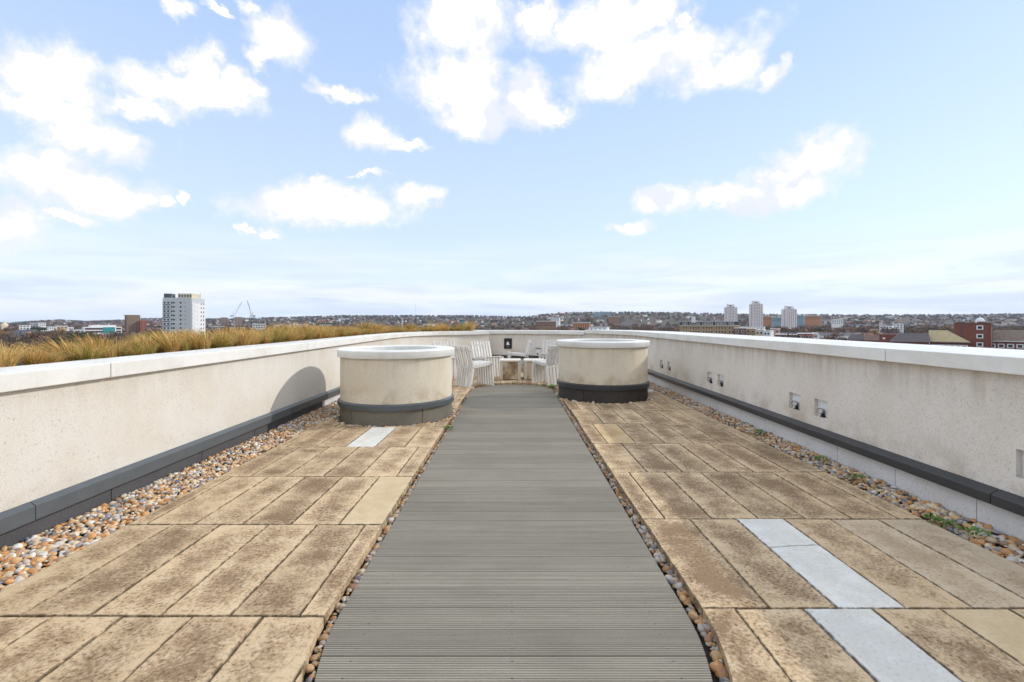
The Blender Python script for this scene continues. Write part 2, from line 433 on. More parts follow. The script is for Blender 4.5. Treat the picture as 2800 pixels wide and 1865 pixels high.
while yq + bw < 9.3:
    for xq in (-0.62, 0.0, 0.62):
        for oy in (2.0 * RP + 0.0115, 9.0 * RP + 0.0115):
            if abs(xq) < half_width(yq, DW) - 0.05: scr.add([(xq + 0.0042 * math.cos(a * math.pi / 3), yq + oy + 0.0042 * math.sin(a * math.pi / 3), DZ - 0.0014) for a in range(6)], [tuple(range(6))])
    yq += pitch
tag(scr.build('screws', M_BLACK, boards), kind='stuff')
MB().box(-0.70, -0.64, 1.0, 9.2, -0.066, -0.057).box(-0.03, 0.03, 0.9, 9.3, -0.066, -0.057).box(0.64, 0.70, 1.0, 9.2, -0.066, -0.057).build('joist', M_BLACK, boards)

# round vents
DRUMS = [(-1.598, 6.35, 0.79, 0.75, 0.918, 0.82, 0.258, 0.18), (1.578, 7.95, 0.80, 0.76, 0.962, 0.866, 0.278, 0.193)]
# cutters for the paving (deleted after use)
hole = []
ys = [0.6 + 0.03 * i for i in range(int((9.60 - 0.6) / 0.03) + 1)] + [9.605]
def hole_hw(y): return half_width(y, SW, 8.75, 0.86)
hole = [(DC + 0.010 + hole_hw(yy), yy) for yy in ys if hole_hw(yy) > 0.01] + [(DC + 0.010 - hole_hw(yy), yy) for yy in reversed(ys) if hole_hw(yy) > 0.01]
cut_hole = MB().prism(hole, -0.2, 0.2).build('cut', None)
cut_drum = [MB().lathe([(dr[3] + 0.085, -0.2), (dr[3] + 0.085, 0.2)], 64).build('cut', None, loc=(dr[0], dr[1], 0)) for dr in DRUMS]

J = 0.009
slab_std = {}
def slab(x0, x1, y0, y1, mt, dz=0.0):
    cuts = []
    cx, cy = (x0 + x1) / 2, (y0 + y1) / 2
    lo = min(abs(x0 - DC), abs(x1 - DC)); inside = x0 < DC < x1
    hw_max = max(hole_hw(y0), hole_hw(y1), hole_hw(cy))
    if (lo < hw_max + 0.012 or inside) and y1 > 0.6 and y0 < 9.62:
        if max(abs(x0 - DC), abs(x1 - DC)) < min(hole_hw(y0), hole_hw(y1)): return
        cuts.append(cut_hole)
    for dr, ct in zip(DRUMS, cut_drum):
        qx = min(max(dr[0], x0), x1); qy = min(max(dr[1], y0), y1)
        if math.hypot(qx - dr[0], qy - dr[1]) < dr[3] + 0.085:
            far = max(math.hypot(a - dr[0], b - dr[1]) for a in (x0, x1) for b in (y0, y1))
            if far < dr[3] + 0.09: return
            cuts.append(ct)
    wx, wy = (x1 - x0) / 2 - J / 2, (y1 - y0) / 2 - J / 2
    if wx < 0.02: return
    key = (round(wx, 4), round(wy, 4))
    o = bpy.data.objects.new('slab', bpy.data.meshes.new('slab')); link(o)
    if cuts:
        me = MB().box(-wx, wx, -wy, wy, -0.045, 0).mesh('slab')
    else:
        if key not in slab_std:
            me = MB().box(-wx, wx, -wy, wy, -0.045, 0).mesh('slab')
            bm = bmesh.new(); bm.from_mesh(me)
            bmesh.ops.bevel(bm, geom=[e for e in bm.edges if sum(v.co.z for v in e.verts) > -0.001], offset=0.0018, segments=1, affect='EDGES')
            bm.to_mesh(me); bm.free(); slab_std[key] = me
        me = slab_std[key]
    o.data = me; o.location = (cx + random.uniform(-.0008, .0008), cy + random.uniform(-.0008, .0008), dz + random.uniform(-0.0016, 0.0016))
    o.rotation_euler = (random.uniform(-.0012, .0012), random.uniform(-.003, .003), random.uniform(-.0018, .0018))
    for ct in cuts:
        md = o.modifiers.new('b', 'BOOLEAN'); md.operation = 'DIFFERENCE'; md.object = ct; md.solver = 'EXACT'
    if cuts:
        bpy.context.view_layer.update(); bake(o)
        if len(o.data.polygons) == 0: bpy.data.objects.remove(o); return
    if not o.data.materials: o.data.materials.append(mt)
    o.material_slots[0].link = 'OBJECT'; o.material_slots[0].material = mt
    o.parent = paving
    return o
XL0, XR1 = -2.42, 2.665
def row(y0, y1, x0, x1, first, special={}, wpit=0.3033):
    xs = [first]
    while xs[0] - wpit > x0 + 0.03: xs.insert(0, xs[0] - wpit)
    while xs[-1] + wpit < x1 - 0.03: xs.append(xs[-1] + wpit)
    xs = [q for q in xs if x0 + 0.02 < q < x1 - 0.02]
    xs = [x0] + xs + [x1]
    for a, b in zip(xs, xs[1:]):
        mt = M_SLAB; mid = (a + b) / 2
        for s0, mm in special.items():
            if abs(mid - s0) < 0.10: mt = mm
        slab(a, b, y0, y1, mt)
# right hand rows
yr = [-1.669, -0.746, 0.177, 1.10, 2.0235, 2.943, 3.866, 4.79, 5.71, 6.62, 7.53, 8.44, 9.35]
fr = [1.15, 0.99, 1.15, 0.99, 1.1466, 0.991, 1.15, 1.006, 1.155, 0.99, 1.15, 0.99]
sp_r = {3: {1.452: M_SLAB_WHITE, 2.056: M_SLAB_FRESH}, 4: {2.21: M_SLAB_HALF, 2.51: M_SLAB_HALF, 1.60: None}, 7: {1.158: M_SLAB_YEL}}
for i in range(12):
    sp = {a: b for a, b in sp_r.get(i, {}).items() if b}
    if i == 4:      # the white slab cracked across
        y0, y1 = yr[4], yr[5]; x0 = DC; xs = [DC + 0.02, 1.1466, 1.450, 1.753, 2.056, 2.36, XR1]
        for a, b in zip(xs, xs[1:]):
            if abs(a - 1.45) < 0.01:
                yc = 2.565
                cr = [(-.15, .004), (-.09, .012), (-.03, .020), (.03, .028), (.07, .026), (.11, .034), (.15, .033)]
                P1 = [(-.15, y0 - yc + .002), (.15, y0 - yc + .002)] + [(q, s - .006) for q, s in reversed(cr)]
                P2 = [(.15, y1 - yc - .002), (-.15, y1 - yc - .002)] + [(q, s + .005) for q, s in cr]
                for P in (P1, P2):
                    o = MB().prism(P, -0.045, 0).build('slab', M_SLAB_WHITE, paving, (1.6015, yc, 0.001), bevel=0.002)
            else:
                slab(a, b, y0, y1, M_SLAB_HALF if a > 2.0 else M_SLAB)
        continue
    row(yr[i], yr[i + 1], DC, XR1, fr[i], sp)
# left hand rows
yl = [1.97 + 0.8915 * (i - 4) for i in range(13)]
fl = [-0.92, -1.075, -0.92, -1.075, -0.92, -1.091, -0.953, -1.097, -0.948, -1.09, -0.95, -1.09]
sp_l = {5: {-0.95: M_SLAB_FRESH}, 7: {-1.53: M_SLAB_WHITE}}
for i in range(12):
    row(yl[i] if i else -1.6, yl[i + 1], XL0, DC, fl[i], sp_l.get(i, {}))
# sitting area behind the deck
yb = 9.12
for j, y0 in enumerate((9.104, 9.35)): pass
for j in range(5):
    y0 = 9.352 + j * 0.91
    row(y0, y0 + 0.91, DC if j == 0 else -2.35, XR1 - 0.05 * j, 0.22 + (0.15 if j % 2 else 0.0))
row(yl[12], 9.352, XL0, DC, -1.09)
row(9.352, 10.262, XL0, DC, -0.24)
for o in [cut_hole] + cut_drum: bpy.data.objects.remove(o)

# ------------------------------------------------------------------ parapet walls
class Path:
    def __init__(s, pts, dens=0.25):
        P = [Vector(q) for q in pts]; out = []
        for i in range(len(P) - 1):      # Catmull-Rom
            p0 = P[i - 1] if i else P[0] * 2 - P[1]; p3 = P[i + 2] if i + 2 < len(P) else P[-1] * 2 - P[-2]
            p1, p2 = P[i], P[i + 1]; n = max(1, int((p2 - p1).length / dens))
            if i == 0: n = 1
            if i == 1: p0 = p1 * 2 - p2
            for j in range(n):
                t = j / n
                out.append(0.5 * ((2 * p1) + (p2 - p0) * t + (2 * p0 - 5 * p1 + 4 * p2 - p3) * t * t + (3 * p1 - p0 - 3 * p2 + p3) * t ** 3) if i else p1.lerp(p2, t))
        out.append(P[-1]); s.p = out
        s.s = [0.0]
        for a, b in zip(out, out[1:]): s.s.append(s.s[-1] + (b - a).length)
        s.len = s.s[-1]
    def at(s, q):
        q = min(max(q, 0), s.len)
        for i in range(len(s.s) - 1):
            if q <= s.s[i + 1] + 1e-9:
                t = (q - s.s[i]) / (s.s[i + 1] - s.s[i]); return s.p[i].lerp(s.p[i + 1], t)
        return s.p[-1]
    def tan(s, q):
        a = s.at(max(0, q - 0.06)); b = s.at(min(s.len, q + 0.06)); return (b - a).normalized()
    def sub(s, a, b): return [a] + [q for q in s.s if a + 0.02 < q < b - 0.02] + [b]
def sweep(path, a, b, prof, side, zoff=None):
    """prof: closed list of (offset towards the terrace, z); side=+1 when the terrace is right of the direction of travel"""
    ss = path.sub(a, b); v = []; n = len(prof)
    for q in ss:
        c = path.at(q); t = path.tan(q); nx = Vector((t.y, -t.x)) * side; dz = zoff(q) if zoff else 0.0
        for o, z in prof:
            zz, k_ = (z if isinstance(z, tuple) else (z, 0)); v.append((c.x + nx.x * o, c.y + nx.y * o, zz + k_ * dz))
    f = []
    for j in range(len(ss) - 1):
        for i in range(n):
            i2 = (i + 1) % n; f.append((j * n + i, j * n + i2, (j + 1) * n + i2, (j + 1) * n + i))
    f += [tuple(range(n))[::-1], tuple(range((len(ss) - 1) * n, len(ss) * n))]
    m = MB().add(v, f)
    return m
def fixn(me):
    bm = bmesh.new(); bm.from_mesh(me); bmesh.ops.recalc_face_normals(bm, faces=bm.faces); bm.to_mesh(me); bm.free()
def sweep_obj(name, path, a, b, prof, side, mt, parent, zoff=None, bevel=0.0):
    o = sweep(path, a, b, prof, side, zoff).build(name, mt, parent); fixn(o.data)
    if bevel:
        md = o.modifiers.new('bevel', 'BEVEL'); md.width = bevel; md.segments = 2; md.limit_method = 'ANGLE'; md.angle_limit = R(40)
    return o
LP = Path([(-2.80, -1.5), (-2.80, 8.7), (-2.80, 9.7), (-2.78, 10.6), (-2.62, 11.7), (-2.22, 12.5), (-1.6, 13.1), (-0.70, 13.6)])
RP_ = Path([(2.93, -1.5), (2.93, 9.4), (2.93, 10.4), (2.78, 11.5), (2.40, 12.4), (2.08, 12.85), (1.6, 13.25), (0.8, 13.75), (-0.2, 14.05), (-1.4, 14.15)])
def s_of_y(path, y): return y + 1.5
zl = lambda s: 0.036 * s / LP.len
lw = empty('parapet_wall', (-2.80, -1.5, 0)); tag(lw, 'cream rendered parapet beside the golden grass, lit by the sun', 'wall', 'parapet walls')
def rel(o, root): o.location = o.location - root.location
wall_o = sweep_obj('render_panel', LP, 0, LP.len, [(0, 0.15), (0, (0.90, 1)), (-0.26, (0.90, 1)), (-0.26, -0.3), (-0.012, -0.3), (-0.012, 0.15)], 1, M_WALL_L, None, zl)
wall_o.parent = lw; rel(wall_o, lw)
def pieces(path, side, joints, prof, name, mt, parent, gap, zoff=None, bevel=0.004):
    for a, b in zip(joints, joints[1:]):
        m_ = mt(a) if callable(mt) else mt
        o = sweep_obj(name, path, a + gap / 2, b - gap / 2, prof, side, m_, None, zoff, bevel); o.parent = parent; rel(o, parent)
jl = [0, 1.6, 4.62, 7.61, 10.6, 12.55, 13.75, 14.85, LP.len - 0.55, LP.len + 0.0]
pieces(LP, 1, jl, [(0.05, (0.883, 1)), (0.05, (0.983, 1)), (-0.33, (0.986, 1)), (-0.33, (0.89, 1)), (-0.27, (0.89, 1)), (-0.27, (0.9015, 1)), (0.02, (0.9015, 1)), (0.02, (0.883, 1))], 'coping_stone', M_COPE, lw, 0.006, zl)
jf = [0, 1.1, 4.14, 7.21, 8.30, 11.3, LP.len]
pieces(LP, 1, jf, [(0.001, 0.232), (0.036, 0.206), (0.036, 0.122), (0.024, 0.122), (0.024, 0.14), (0.001, 0.14)], 'flashing', M_FLASH, lw, 0.004, None, 0.002)
jp = [0] + [1.5 + q for q in (0.40, 1.30, 2.24, 3.18, 4.11, 4.95, 5.84, 6.72, 7.6, 8.5, 9.4, 10.3, 11.2, 12.1)] + [LP.len]
pieces(LP, 1, jp, [(0.0, -0.07), (0.0, 0.1385), (-0.010, 0.1385), (-0.010, -0.07)], 'plinth_panel', lambda a: M_PLINTH_D if a < 8.2 else M_PLINTH_P, lw, 0.006, None, 0.002)

rw = empty('parapet_wall', (2.93, -1.5, 0)); tag(rw, 'cream rendered parapet with square light niches and a black kerb, in shade', 'wall', 'parapet walls')
S_STEP = min(RP_.s, key=lambda q: (RP_.at(q) - Vector((2.08, 12.85))).length)
zr = lambda s: -0.012 * s / S_STEP if s <= S_STEP else -0.05
wr = sweep(RP_, 0, RP_.len, [(0, 0.19), (0, (0.984, 1)), (-0.26, (0.984, 1)), (-0.26, -0.3), (-0.012, -0.3), (-0.012, 0.19)], -1, zr).build('render_panel', M_WALL_R)
fixn(wr.data)
NICHES = [(2.645, 2.455), (4.81, 4.615), (4.41, 4.22), (6.84, 6.65), (6.49, 6.30), (9.0, 8.82), (8.58, 8.40)]
cutter = MB()
for a, b in NICHES: cutter.box(2.93 - 0.06, 2.93 + 0.034, b, a, 0.372, 0.536)
cu = cutter.build('cut', None); md = wr.modifiers.new('b', 'BOOLEAN'); md.operation = 'DIFFERENCE'; md.object = cu; md.solver = 'EXACT'
bpy.context.view_layer.update(); bake(wr); bpy.data.objects.remove(cu)
wr.parent = rw; rel(wr, rw)
jr = [0, 1.95, 5.0, 8.05, 11.08, 11.92, 13.0, S_STEP]
copr = [(0.06, (0.976, 1)), (0.06, (1.075, 1)), (-0.60, (1.079, 1)), (-0.60, (0.985, 1)), (0.03, (0.985, 1)), (0.03, (0.976, 1))]
pieces(RP_, -1, jr, copr, 'coping_stone', M_COPE, rw, 0.007, zr)
jr2 = [S_STEP + 0.002, S_STEP + 0.9, S_STEP + 1.5, S_STEP + 2.6, RP_.len]
pieces(RP_, -1, jr2, copr, 'coping_stone', M_COPE, rw, 0.007, zr)
o = sweep_obj('roof_edge', RP_, 0, RP_.len, [(-0.635, (1.07, 1)), (-0.98, (1.066, 1)), (-0.98, (0.8, 1)), (-0.635, (0.8, 1))], -1, M_COPE, None, zr); o.parent = rw; rel(o, rw)
o = sweep_obj('wall_core', RP_, 0, RP_.len, [(-0.27, (0.98, 1)), (-0.96, (0.98, 1)), (-0.96, -0.3), (-0.27, -0.3)], -1, M_PLINTH_P, None, zr); o.parent = rw; rel(o, rw)
M_KERB = plain('black_kerb_metal', (0.036, 0.037, 0.040), 0.38, 0.25, 9, bump=0.08, bscale=25, obj_var=0.12)
jf = [0, 1.25, 4.23, 7.33, 10.3, 13.3, RP_.len]
pieces(RP_, -1, jf, [(0.001, 0.272), (0.060, 0.240), (0.060, 0.179), (0.045, 0.179), (0.045, 0.195), (0.001, 0.195)], 'flashing', M_KERB, rw, 0.004, None, 0.003)
jp = [0] + [1.5 + q for q in (0.45, 1.06, 1.66, 2.27, 2.87, 3.48, 4.10, 4.68, 5.27, 5.83, 6.45, 7.05, 7.65, 8.25, 8.85, 9.45, 10.05, 10.65, 11.25)] + [RP_.len]
pieces(RP_, -1, jp, [(0.0, -0.07), (0.0, 0.1935), (-0.010, 0.1935), (-0.010, -0.07)], 'plinth_panel', M_PLINTH_P, rw, 0.006, None, 0.002)

# ------------------------------------------------------------------ round vents (drums)
for i, (dx_, dy_, rr, rb, zt, zb, ft, fb) in enumerate(DRUMS):
    r = empty('round_vent', (dx_, dy_, 0))
    tag(r, ['round cream rendered vent with white rim beside the grass wall, shadow falling on the wall',
            'round cream rendered vent with white rim and black base near the right chairs'][i], 'vent', 'round roof vents')
    ri = rr - 0.24
    o = MB().lathe([(rb, fb + 0.01), (rb, zb + 0.015), (ri + 0.02, zb + 0.015), (ri + 0.02, -0.05), (rb - 0.05, -0.05), (rb - 0.05, fb + 0.01), (rb, fb + 0.01)], 96, cap=False).build('body', M_DRUM, r); smooth_by_angle(o.data)
    o = MB().lathe([(rb + 0.012, zb), (rr - 0.006, zb), (rr, zb + 0.008), (rr, zt - 0.012), (rr - 0.012, zt), (ri + 0.01, zt), (ri, zt - 0.01), (ri, zb - 0.2), (ri + 0.018, zb - 0.2), (ri + 0.018, zb + 0.02), (rb + 0.012, zb + 0.02), (rb + 0.012, zb)], 96, cap=False).build('rim', M_COPE, r); smooth_by_angle(o.data)
    fl = [M_FLASH, M_KERB][i]
    for a0, a1 in ((0.004, 2.4), (2.404, 5.2), (5.204, 2 * math.pi)):
        m = MB(); n = 40; prof = [(rb + 0.001, ft), (rb + 0.032, ft - 0.018), (rb + 0.032, fb), (rb + 0.02, fb), (rb + 0.02, fb + 0.02), (rb + 0.001, fb + 0.02)]
        for j in range(n + 1):
            a = a0 + (a1 - a0) * j / n
            m.v += [(q * math.cos(a), q * math.sin(a), z) for q, z in prof]
        kk = len(prof)
        for j in range(n):
            for q in range(kk): m.f.append((j * kk + q, j * kk + (q + 1) % kk, (j + 1) * kk + (q + 1) % kk, (j + 1) * kk + q))
        m.f += [tuple(range(kk)), tuple(range(n * kk, n * kk + kk))[::-1]]
        o = m.build('flashing', fl, r); fixn(o.data); smooth_by_angle(o.data, 30)
    npan = 5
    for j in range(npan):
        a0 = j * 2 * math.pi / npan + 0.35 + 0.006; a1 = (j + 1) * 2 * math.pi / npan + 0.35 - 0.006
        m = MB(); n = 16
        for q in range(n + 1):
            a = a0 + (a1 - a0) * q / n
            for rad, z in ((rb + 0.002, -0.07), (rb + 0.002, fb + 0.015), (rb - 0.03, fb + 0.015), (rb - 0.03, -0.07)):
                m.v.append((rad * math.cos(a), rad * math.sin(a), z))
        for q in range(n):
            for e in range(4): m.f.append((q * 4 + e, q * 4 + (e + 1) % 4, (q + 1) * 4 + (e + 1) % 4, (q + 1) * 4 + e))
        m.f += [(0, 1, 2, 3), tuple(n * 4 + e for e in (3, 2, 1, 0))]
        o = m.build('plinth_panel', [M_PLINTH_O, M_PLINTH_B][i], r); fixn(o.data); smooth_by_angle(o.data, 30)
    o = MB().lathe([(ri + 0.019, 0.45), (ri + 0.019, 0.47)], 48).build('glass_lid', plain('grey_glass', (0.35, 0.38, 0.40), 0.25, 0.1, 3), r)
o = MB().lathe([(0.001, -0.05), (0.022, -0.05), (0.028, -0.044), (0.028, 0.05), (0.022, 0.05), (0.02, 0.0), (0.001, 0.0)], 20, cap=False).build('overflow_pipe', M_WHITE, None, (2.335, 7.72, 0.105), (R(90), 0, R(65)))
smooth_by_angle(o.data); tag(o, 'short white pipe end at the black base of the right round vent', 'pipe')

# ------------------------------------------------------------------ pebbles
PCOL = [((0.58,0.29,0.11),6), ((0.62,0.38,0.18),7), ((0.66,0.52,0.34),7), ((0.70,0.65,0.57),4), ((0.50,0.43,0.36),4), ((0.32,0.30,0.29),3), ((0.42,0.22,0.11),3), ((0.30,0.20,0.13),2), ((0.20,0.21,0.23),1)]
PC = np.array([c for c, n in PCOL for _ in range(n)])
def ico(sub):
    bm = bmesh.new(); bmesh.ops.create_icosphere(bm, subdivisions=sub, radius=1.0)
    V = np.array([v.co[:] for v in bm.verts]); Fc = np.array([[v.index for v in f.verts] for f in bm.faces]); bm.free(); return V, Fc
I1, I2 = ico(1), ico(2)
PEB_ME = []
for j in range(8):
    V = I2[0].copy(); sx, sy, sz = RNG.uniform(0.85, 1.25), RNG.uniform(0.7, 1.0), RNG.uniform(0.45, 0.75)
    ph = RNG.uniform(0, 6, 6)
    V *= (1 + 0.07 * np.sin(2.1 * V[:, :1] + ph[0]) + 0.06 * np.sin(2.6 * V[:, 1:2] + ph[1]) + 0.05 * np.sin(2.3 * V[:, 2:] + ph[2]))
    me = tri_mesh('pebble', V * [sx, sy, sz], I2[1]); me.polygons.foreach_set('use_smooth', [True] * len(me.polygons)); me.materials.append(M_PEB1); PEB_ME.append(me)
def rot_mats(n, tilt):
    yaw = RNG.uniform(0, 2 * np.pi, n); a = RNG.normal(0, tilt, n); b = RNG.normal(0, tilt, n)
    cy, sy, ca, sa, cb, sb = np.cos(yaw), np.sin(yaw), np.cos(a), np.sin(a), np.cos(b), np.sin(b)
    Z = np.zeros(n); O = np.ones(n)
    Rz = np.stack([cy, -sy, Z, sy, cy, Z, Z, Z, O], 1).reshape(n, 3, 3)
    Rx = np.stack([O, Z, Z, Z, ca, -sa, Z, sa, ca], 1).reshape(n, 3, 3)
    Ry = np.stack([cb, Z, sb, Z, O, Z, -sb, Z, cb], 1).reshape(n, 3, 3)
    return Rz @ Rx @ Ry, (a, b, yaw)
def jitter(x0, x1, y0, y1, sp, keep):
    nx, ny = max(1, int((x1 - x0) / sp)), max(1, int((y1 - y0) / sp))
    gx, gy = np.meshgrid(np.arange(nx) + 0.5, np.arange(ny) + 0.5)
    P = np.stack([x0 + gx.ravel() * (x1 - x0) / nx, y0 + gy.ravel() * (y1 - y0) / ny], 1) + RNG.uniform(-0.42, 0.42, (nx * ny, 2)) * sp
    return P[keep(P[:, 0], P[:, 1])]
def pebble_bed(label, P, zbase, size, n_single, warm=1.0, bright=1.0, seen=None):
    n = len(P); s = np.clip(RNG.lognormal(-0.12, 0.33, n), 0.45, 1.5) * size
    z = zbase(P[:, 0], P[:, 1]) + RNG.uniform(-0.3, 0.5, n) * size
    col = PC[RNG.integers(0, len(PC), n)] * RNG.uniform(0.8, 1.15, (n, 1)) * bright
    Rm, ang = rot_mats(n, 0.35)
    dist = np.hypot(P[:, 0], P[:, 1]); vis = np.ones(n, bool) if seen is None else seen(P[:, 0], P[:, 1])
    order = np.argsort(np.where(vis, dist, 1e6)); single = order[:n_single]; rest = order[n_single:]
    c0 = P[single[0]] if len(single) else P[0]
    root = empty('pebble_bed', (float(c0[0]), float(c0[1]), -0.06)); tag(root, label, 'pebbles', 'pebble beds')
    for i in single:
        o = bpy.data.objects.new('pebble', PEB_ME[i % 8]); link(o, root)
        o.location = (P[i, 0] - root.location.x, P[i, 1] - root.location.y, z[i] + 0.06); o.scale = (s[i],) * 3
        o.rotation_euler = (ang[0][i], ang[1][i], ang[2][i]); o.color = (*np.clip(col[i], 0, 1), 1)
    m = len(rest)
    if m:
        ax = np.stack([RNG.uniform(0.85, 1.25, m), RNG.uniform(0.7, 1.0, m), RNG.uniform(0.45, 0.75, m)], 1)
        V = I1[0][None] * (ax * s[rest, None])[:, None, :]
        V = np.einsum('nij,nkj->nki', Rm[rest], V) + np.stack([P[rest, 0], P[rest, 1], z[rest]], 1)[:, None, :]
        nv = len(I1[0]); Fc = I1[1][None] + (np.arange(m) * nv)[:, None, None]
        V = V.reshape(-1, 3) - np.array(root.location)
        me = tri_mesh('pebbles', V, Fc.reshape(-1, 3), np.repeat(np.clip(col[rest], 0, 1), nv, 0))
        me.polygons.foreach_set('use_smooth', [True] * len(me.polygons))
        tag(obj('pebbles', me, M_PEBM, root), kind='stuff')
    return root
dL, dR = DRUMS
def clear_drums(x, y): return (np.hypot(x - dL[0], y - dL[1]) > dL[3] + 0.02) & (np.hypot(x - dR[0], y - dR[1]) > dR[3] + 0.02)
P = np.vstack([jitter(-2.785, XL0 + 0.003, 1.6, 4.0, 0.04, lambda x, y: x < 9), jitter(-2.785, XL0 + 0.005, 1.6, 11.0, 0.029, lambda x, y: clear_drums(x, y)), jitter(-2.78, XL0 - 0.05, 1.6, 9.0, 0.05, lambda x, y: clear_drums(x, y))])
pebble_bed('orange and cream pebble strip along the sunlit grass wall', P, lambda x, y: -0.035 + 0.06 * np.clip((XL0 - x) / 0.37, 0, 1), 0.0185, 295, seen=lambda x, y: x > -1.13 * y - 0.03)
P = np.vstack([jitter(XR1 + 0.002, 2.922, 1.6, 11.2, 0.030, lambda x, y: clear_drums(x, y)), jitter(XR1 + 0.05, 2.915, 1.6, 9.0, 0.05, lambda x, y: clear_drums(x, y))])
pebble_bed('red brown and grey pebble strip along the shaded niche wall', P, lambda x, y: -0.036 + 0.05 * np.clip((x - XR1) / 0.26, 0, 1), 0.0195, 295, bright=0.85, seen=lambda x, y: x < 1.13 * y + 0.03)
hwv = np.vectorize(lambda y: half_width(y, DW)); hhv = np.vectorize(hole_hw)
def gap(side):
    def keep(x, y):
        q = (x - DC - (0.010 if side > 0 else 0.0)) * side
        return (q > hwv(y) + 0.012) & (q < hhv(y) + (0.0 if side > 0 else -0.02))
    return keep
for sd, lab in ((-1, 'narrow row of dark pebbles between the decking and the sunlit left paving'), (1, 'narrow row of pebbles between the decking and the shaded right paving')):
    P = jitter(min(sd * 0.6, sd * 0.88), max(sd * 0.6, sd * 0.88), 1.35, 9.3, 0.019, gap(sd))
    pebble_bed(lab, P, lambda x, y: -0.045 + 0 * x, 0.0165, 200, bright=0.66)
for dr, lab in ((dL, 'ring of pebbles around the foot of the left round vent'), (dR, 'ring of pebbles around the foot of the right round vent')):
    P = jitter(dr[0] - 0.9, dr[0] + 0.9, dr[1] - 0.9, dr[1] + 0.9, 0.036, lambda x, y: (np.hypot(x - dr[0], y - dr[1]) > dr[3] + 0.012) & (np.hypot(x - dr[0], y - dr[1]) < dr[3] + 0.088) & (np.abs(x) > 0.80) & (x < XR1) & (x > XL0))
    pebble_bed(lab, P, lambda x, y: -0.022 + 0 * x, 0.024, 70, bright=1.0)

# ------------------------------------------------------------------ niche lights
def spot_mesh():
    plate = MB().box(-0.002, 0.0, -0.088, 0.088, -0.078, 0.078)
    head = MB().lathe([(0.004, -0.028), (0.016, -0.026), (0.025, -0.012), (0.028, 0.006), (0.029, 0.02), (0.0255, 0.021), (0.0245, 0.012), (0.001, 0.012)], 28, cap=False)
    lens = MB().lathe([(0.001, 0.016), (0.008, 0.0155), (0.0235, 0.0125)], 24, cap=False)
    return plate.mesh('back_plate'), head.mesh('lamp_head', True), lens.mesh('lens', True)
SPM = spot_mesh()
for me, mt in zip(SPM, (M_WHITE, M_CHROME, M_LENS)): me.materials.append(mt)
stem_me = MB().hexa((-0.012, 0.0, -0.079), (-0.02, 0.0, -0.038), 0.026, 0.02).box(-0.03, -0.004, -0.02, 0.02, -0.0795, -0.070).mesh('bracket'); stem_me.materials.append(M_BLACK)
NL = ['chrome spotlight in the niche cut by the right edge of the photo', 'chrome spotlight in the farther niche of the nearest full pair', 'chrome spotlight in the nearer niche of the nearest full pair',
      'chrome spotlight in the farther niche of the middle pair', 'chrome spotlight in the nearer niche of the middle pair', 'chrome spotlight in the farther niche of the pair beside the right vent', 'chrome spotlight in the nearer niche of the pair beside the right vent']
def spotlight(loc, rz, label, ax):
    r = empty('niche_spotlight', loc, rz); tag(r, label, 'spotlight', 'wall niche spotlights')
    obj('back_plate', SPM[0], None, r); obj('bracket', stem_me, None, r)
    h = obj('lamp_head', SPM[1], None, r, (-0.032, 0, -0.022), (0, R(-90 + 8), R(ax))); obj('lens', SPM[2], None, h)
for (a, b), lab in zip(NICHES, NL): spotlight((2.93 + 0.0335, (a + b) / 2, 0.454), 0, lab, random.uniform(5, 35))
# wall box on the far curved wall
sq = min([q * 0.02 for q in range(600, int(RP_.len * 50))], key=lambda q: abs(RP_.at(q).x - 0.80)); cpt = RP_.at(sq); tt = RP_.tan(sq); rzb = math.atan2(tt.y, tt.x) - math.pi / 2 + math.pi
bx = empty('wall_lamp_box', (cpt.x, cpt.y, 0.36), math.atan2(tt.y, tt.x))
tag(bx, 'small pale wall lamp box on the far curved wall behind the chairs', 'wall lamp')
MB().box(-0.075, 0.075, 0.0, 0.03, -0.09, 0.12).build('housing', M_WHITE, bx, bevel=0.004)
MB().box(-0.08, 0.08, 0.0, 0.055, 0.12, 0.135).build('hood', M_BLACK, bx)
obj('lamp_head', SPM[1], None, bx, (0.0, 0.05, -0.03), (R(-90), 0, 0))

# ------------------------------------------------------------------ sign on the far wall
sq = min([q * 0.02 for q in range(600, int(RP_.len * 50))], key=lambda q: abs(RP_.at(q).x + 0.12)); cpt = RP_.at(sq); tt = RP_.tan(sq)
sg = empty('wall_sign', (cpt.x, cpt.y, 0.625), math.atan2(tt.y, tt.x))
tag(sg, 'black rectangular wall sign with white peaked symbol on the far wall', 'sign')
MB().box(-0.122, 0.122, 0.004, 0.03, -0.16, 0.16).build('board', M_BLACK, sg, bevel=0.004)
sym = [(-0.054, 0), (0.054, 0), (0.044, 0.036), (0.036, 0.044), (0.034, 0.075), (0.018, 0.082), (0.010, 0.106), (-0.002, 0.106), (-0.012, 0.084), (-0.024, 0.080), (-0.032, 0.044), (-0.046, 0.034)]
m = MB(); n = len(sym); m.v = [(x, 0.034, z - 0.042) for x, z in sym] + [(x, 0.028, z - 0.042) for x, z in sym]
m.f = [tuple(range(n)), tuple(range(n, 2 * n))[::-1]] + [(i, n + i, n + (i + 1) % n, (i + 1) % n) for i in range(n)]
o = m.build('symbol', plain('white_print', (0.8, 0.8, 0.8), 0.5, 0.03, 50), sg); fixn(o.data)
o = MB().lathe([(0.0005, 0), (0.012, 0), (0.012, 0.006), (0.0005, 0.006)], 16, cap=False).build('dot', MATS['white_print'], sg, (0.002, 0.028, -0.094), (R(-90), 0, 0)); fixn(o.data)

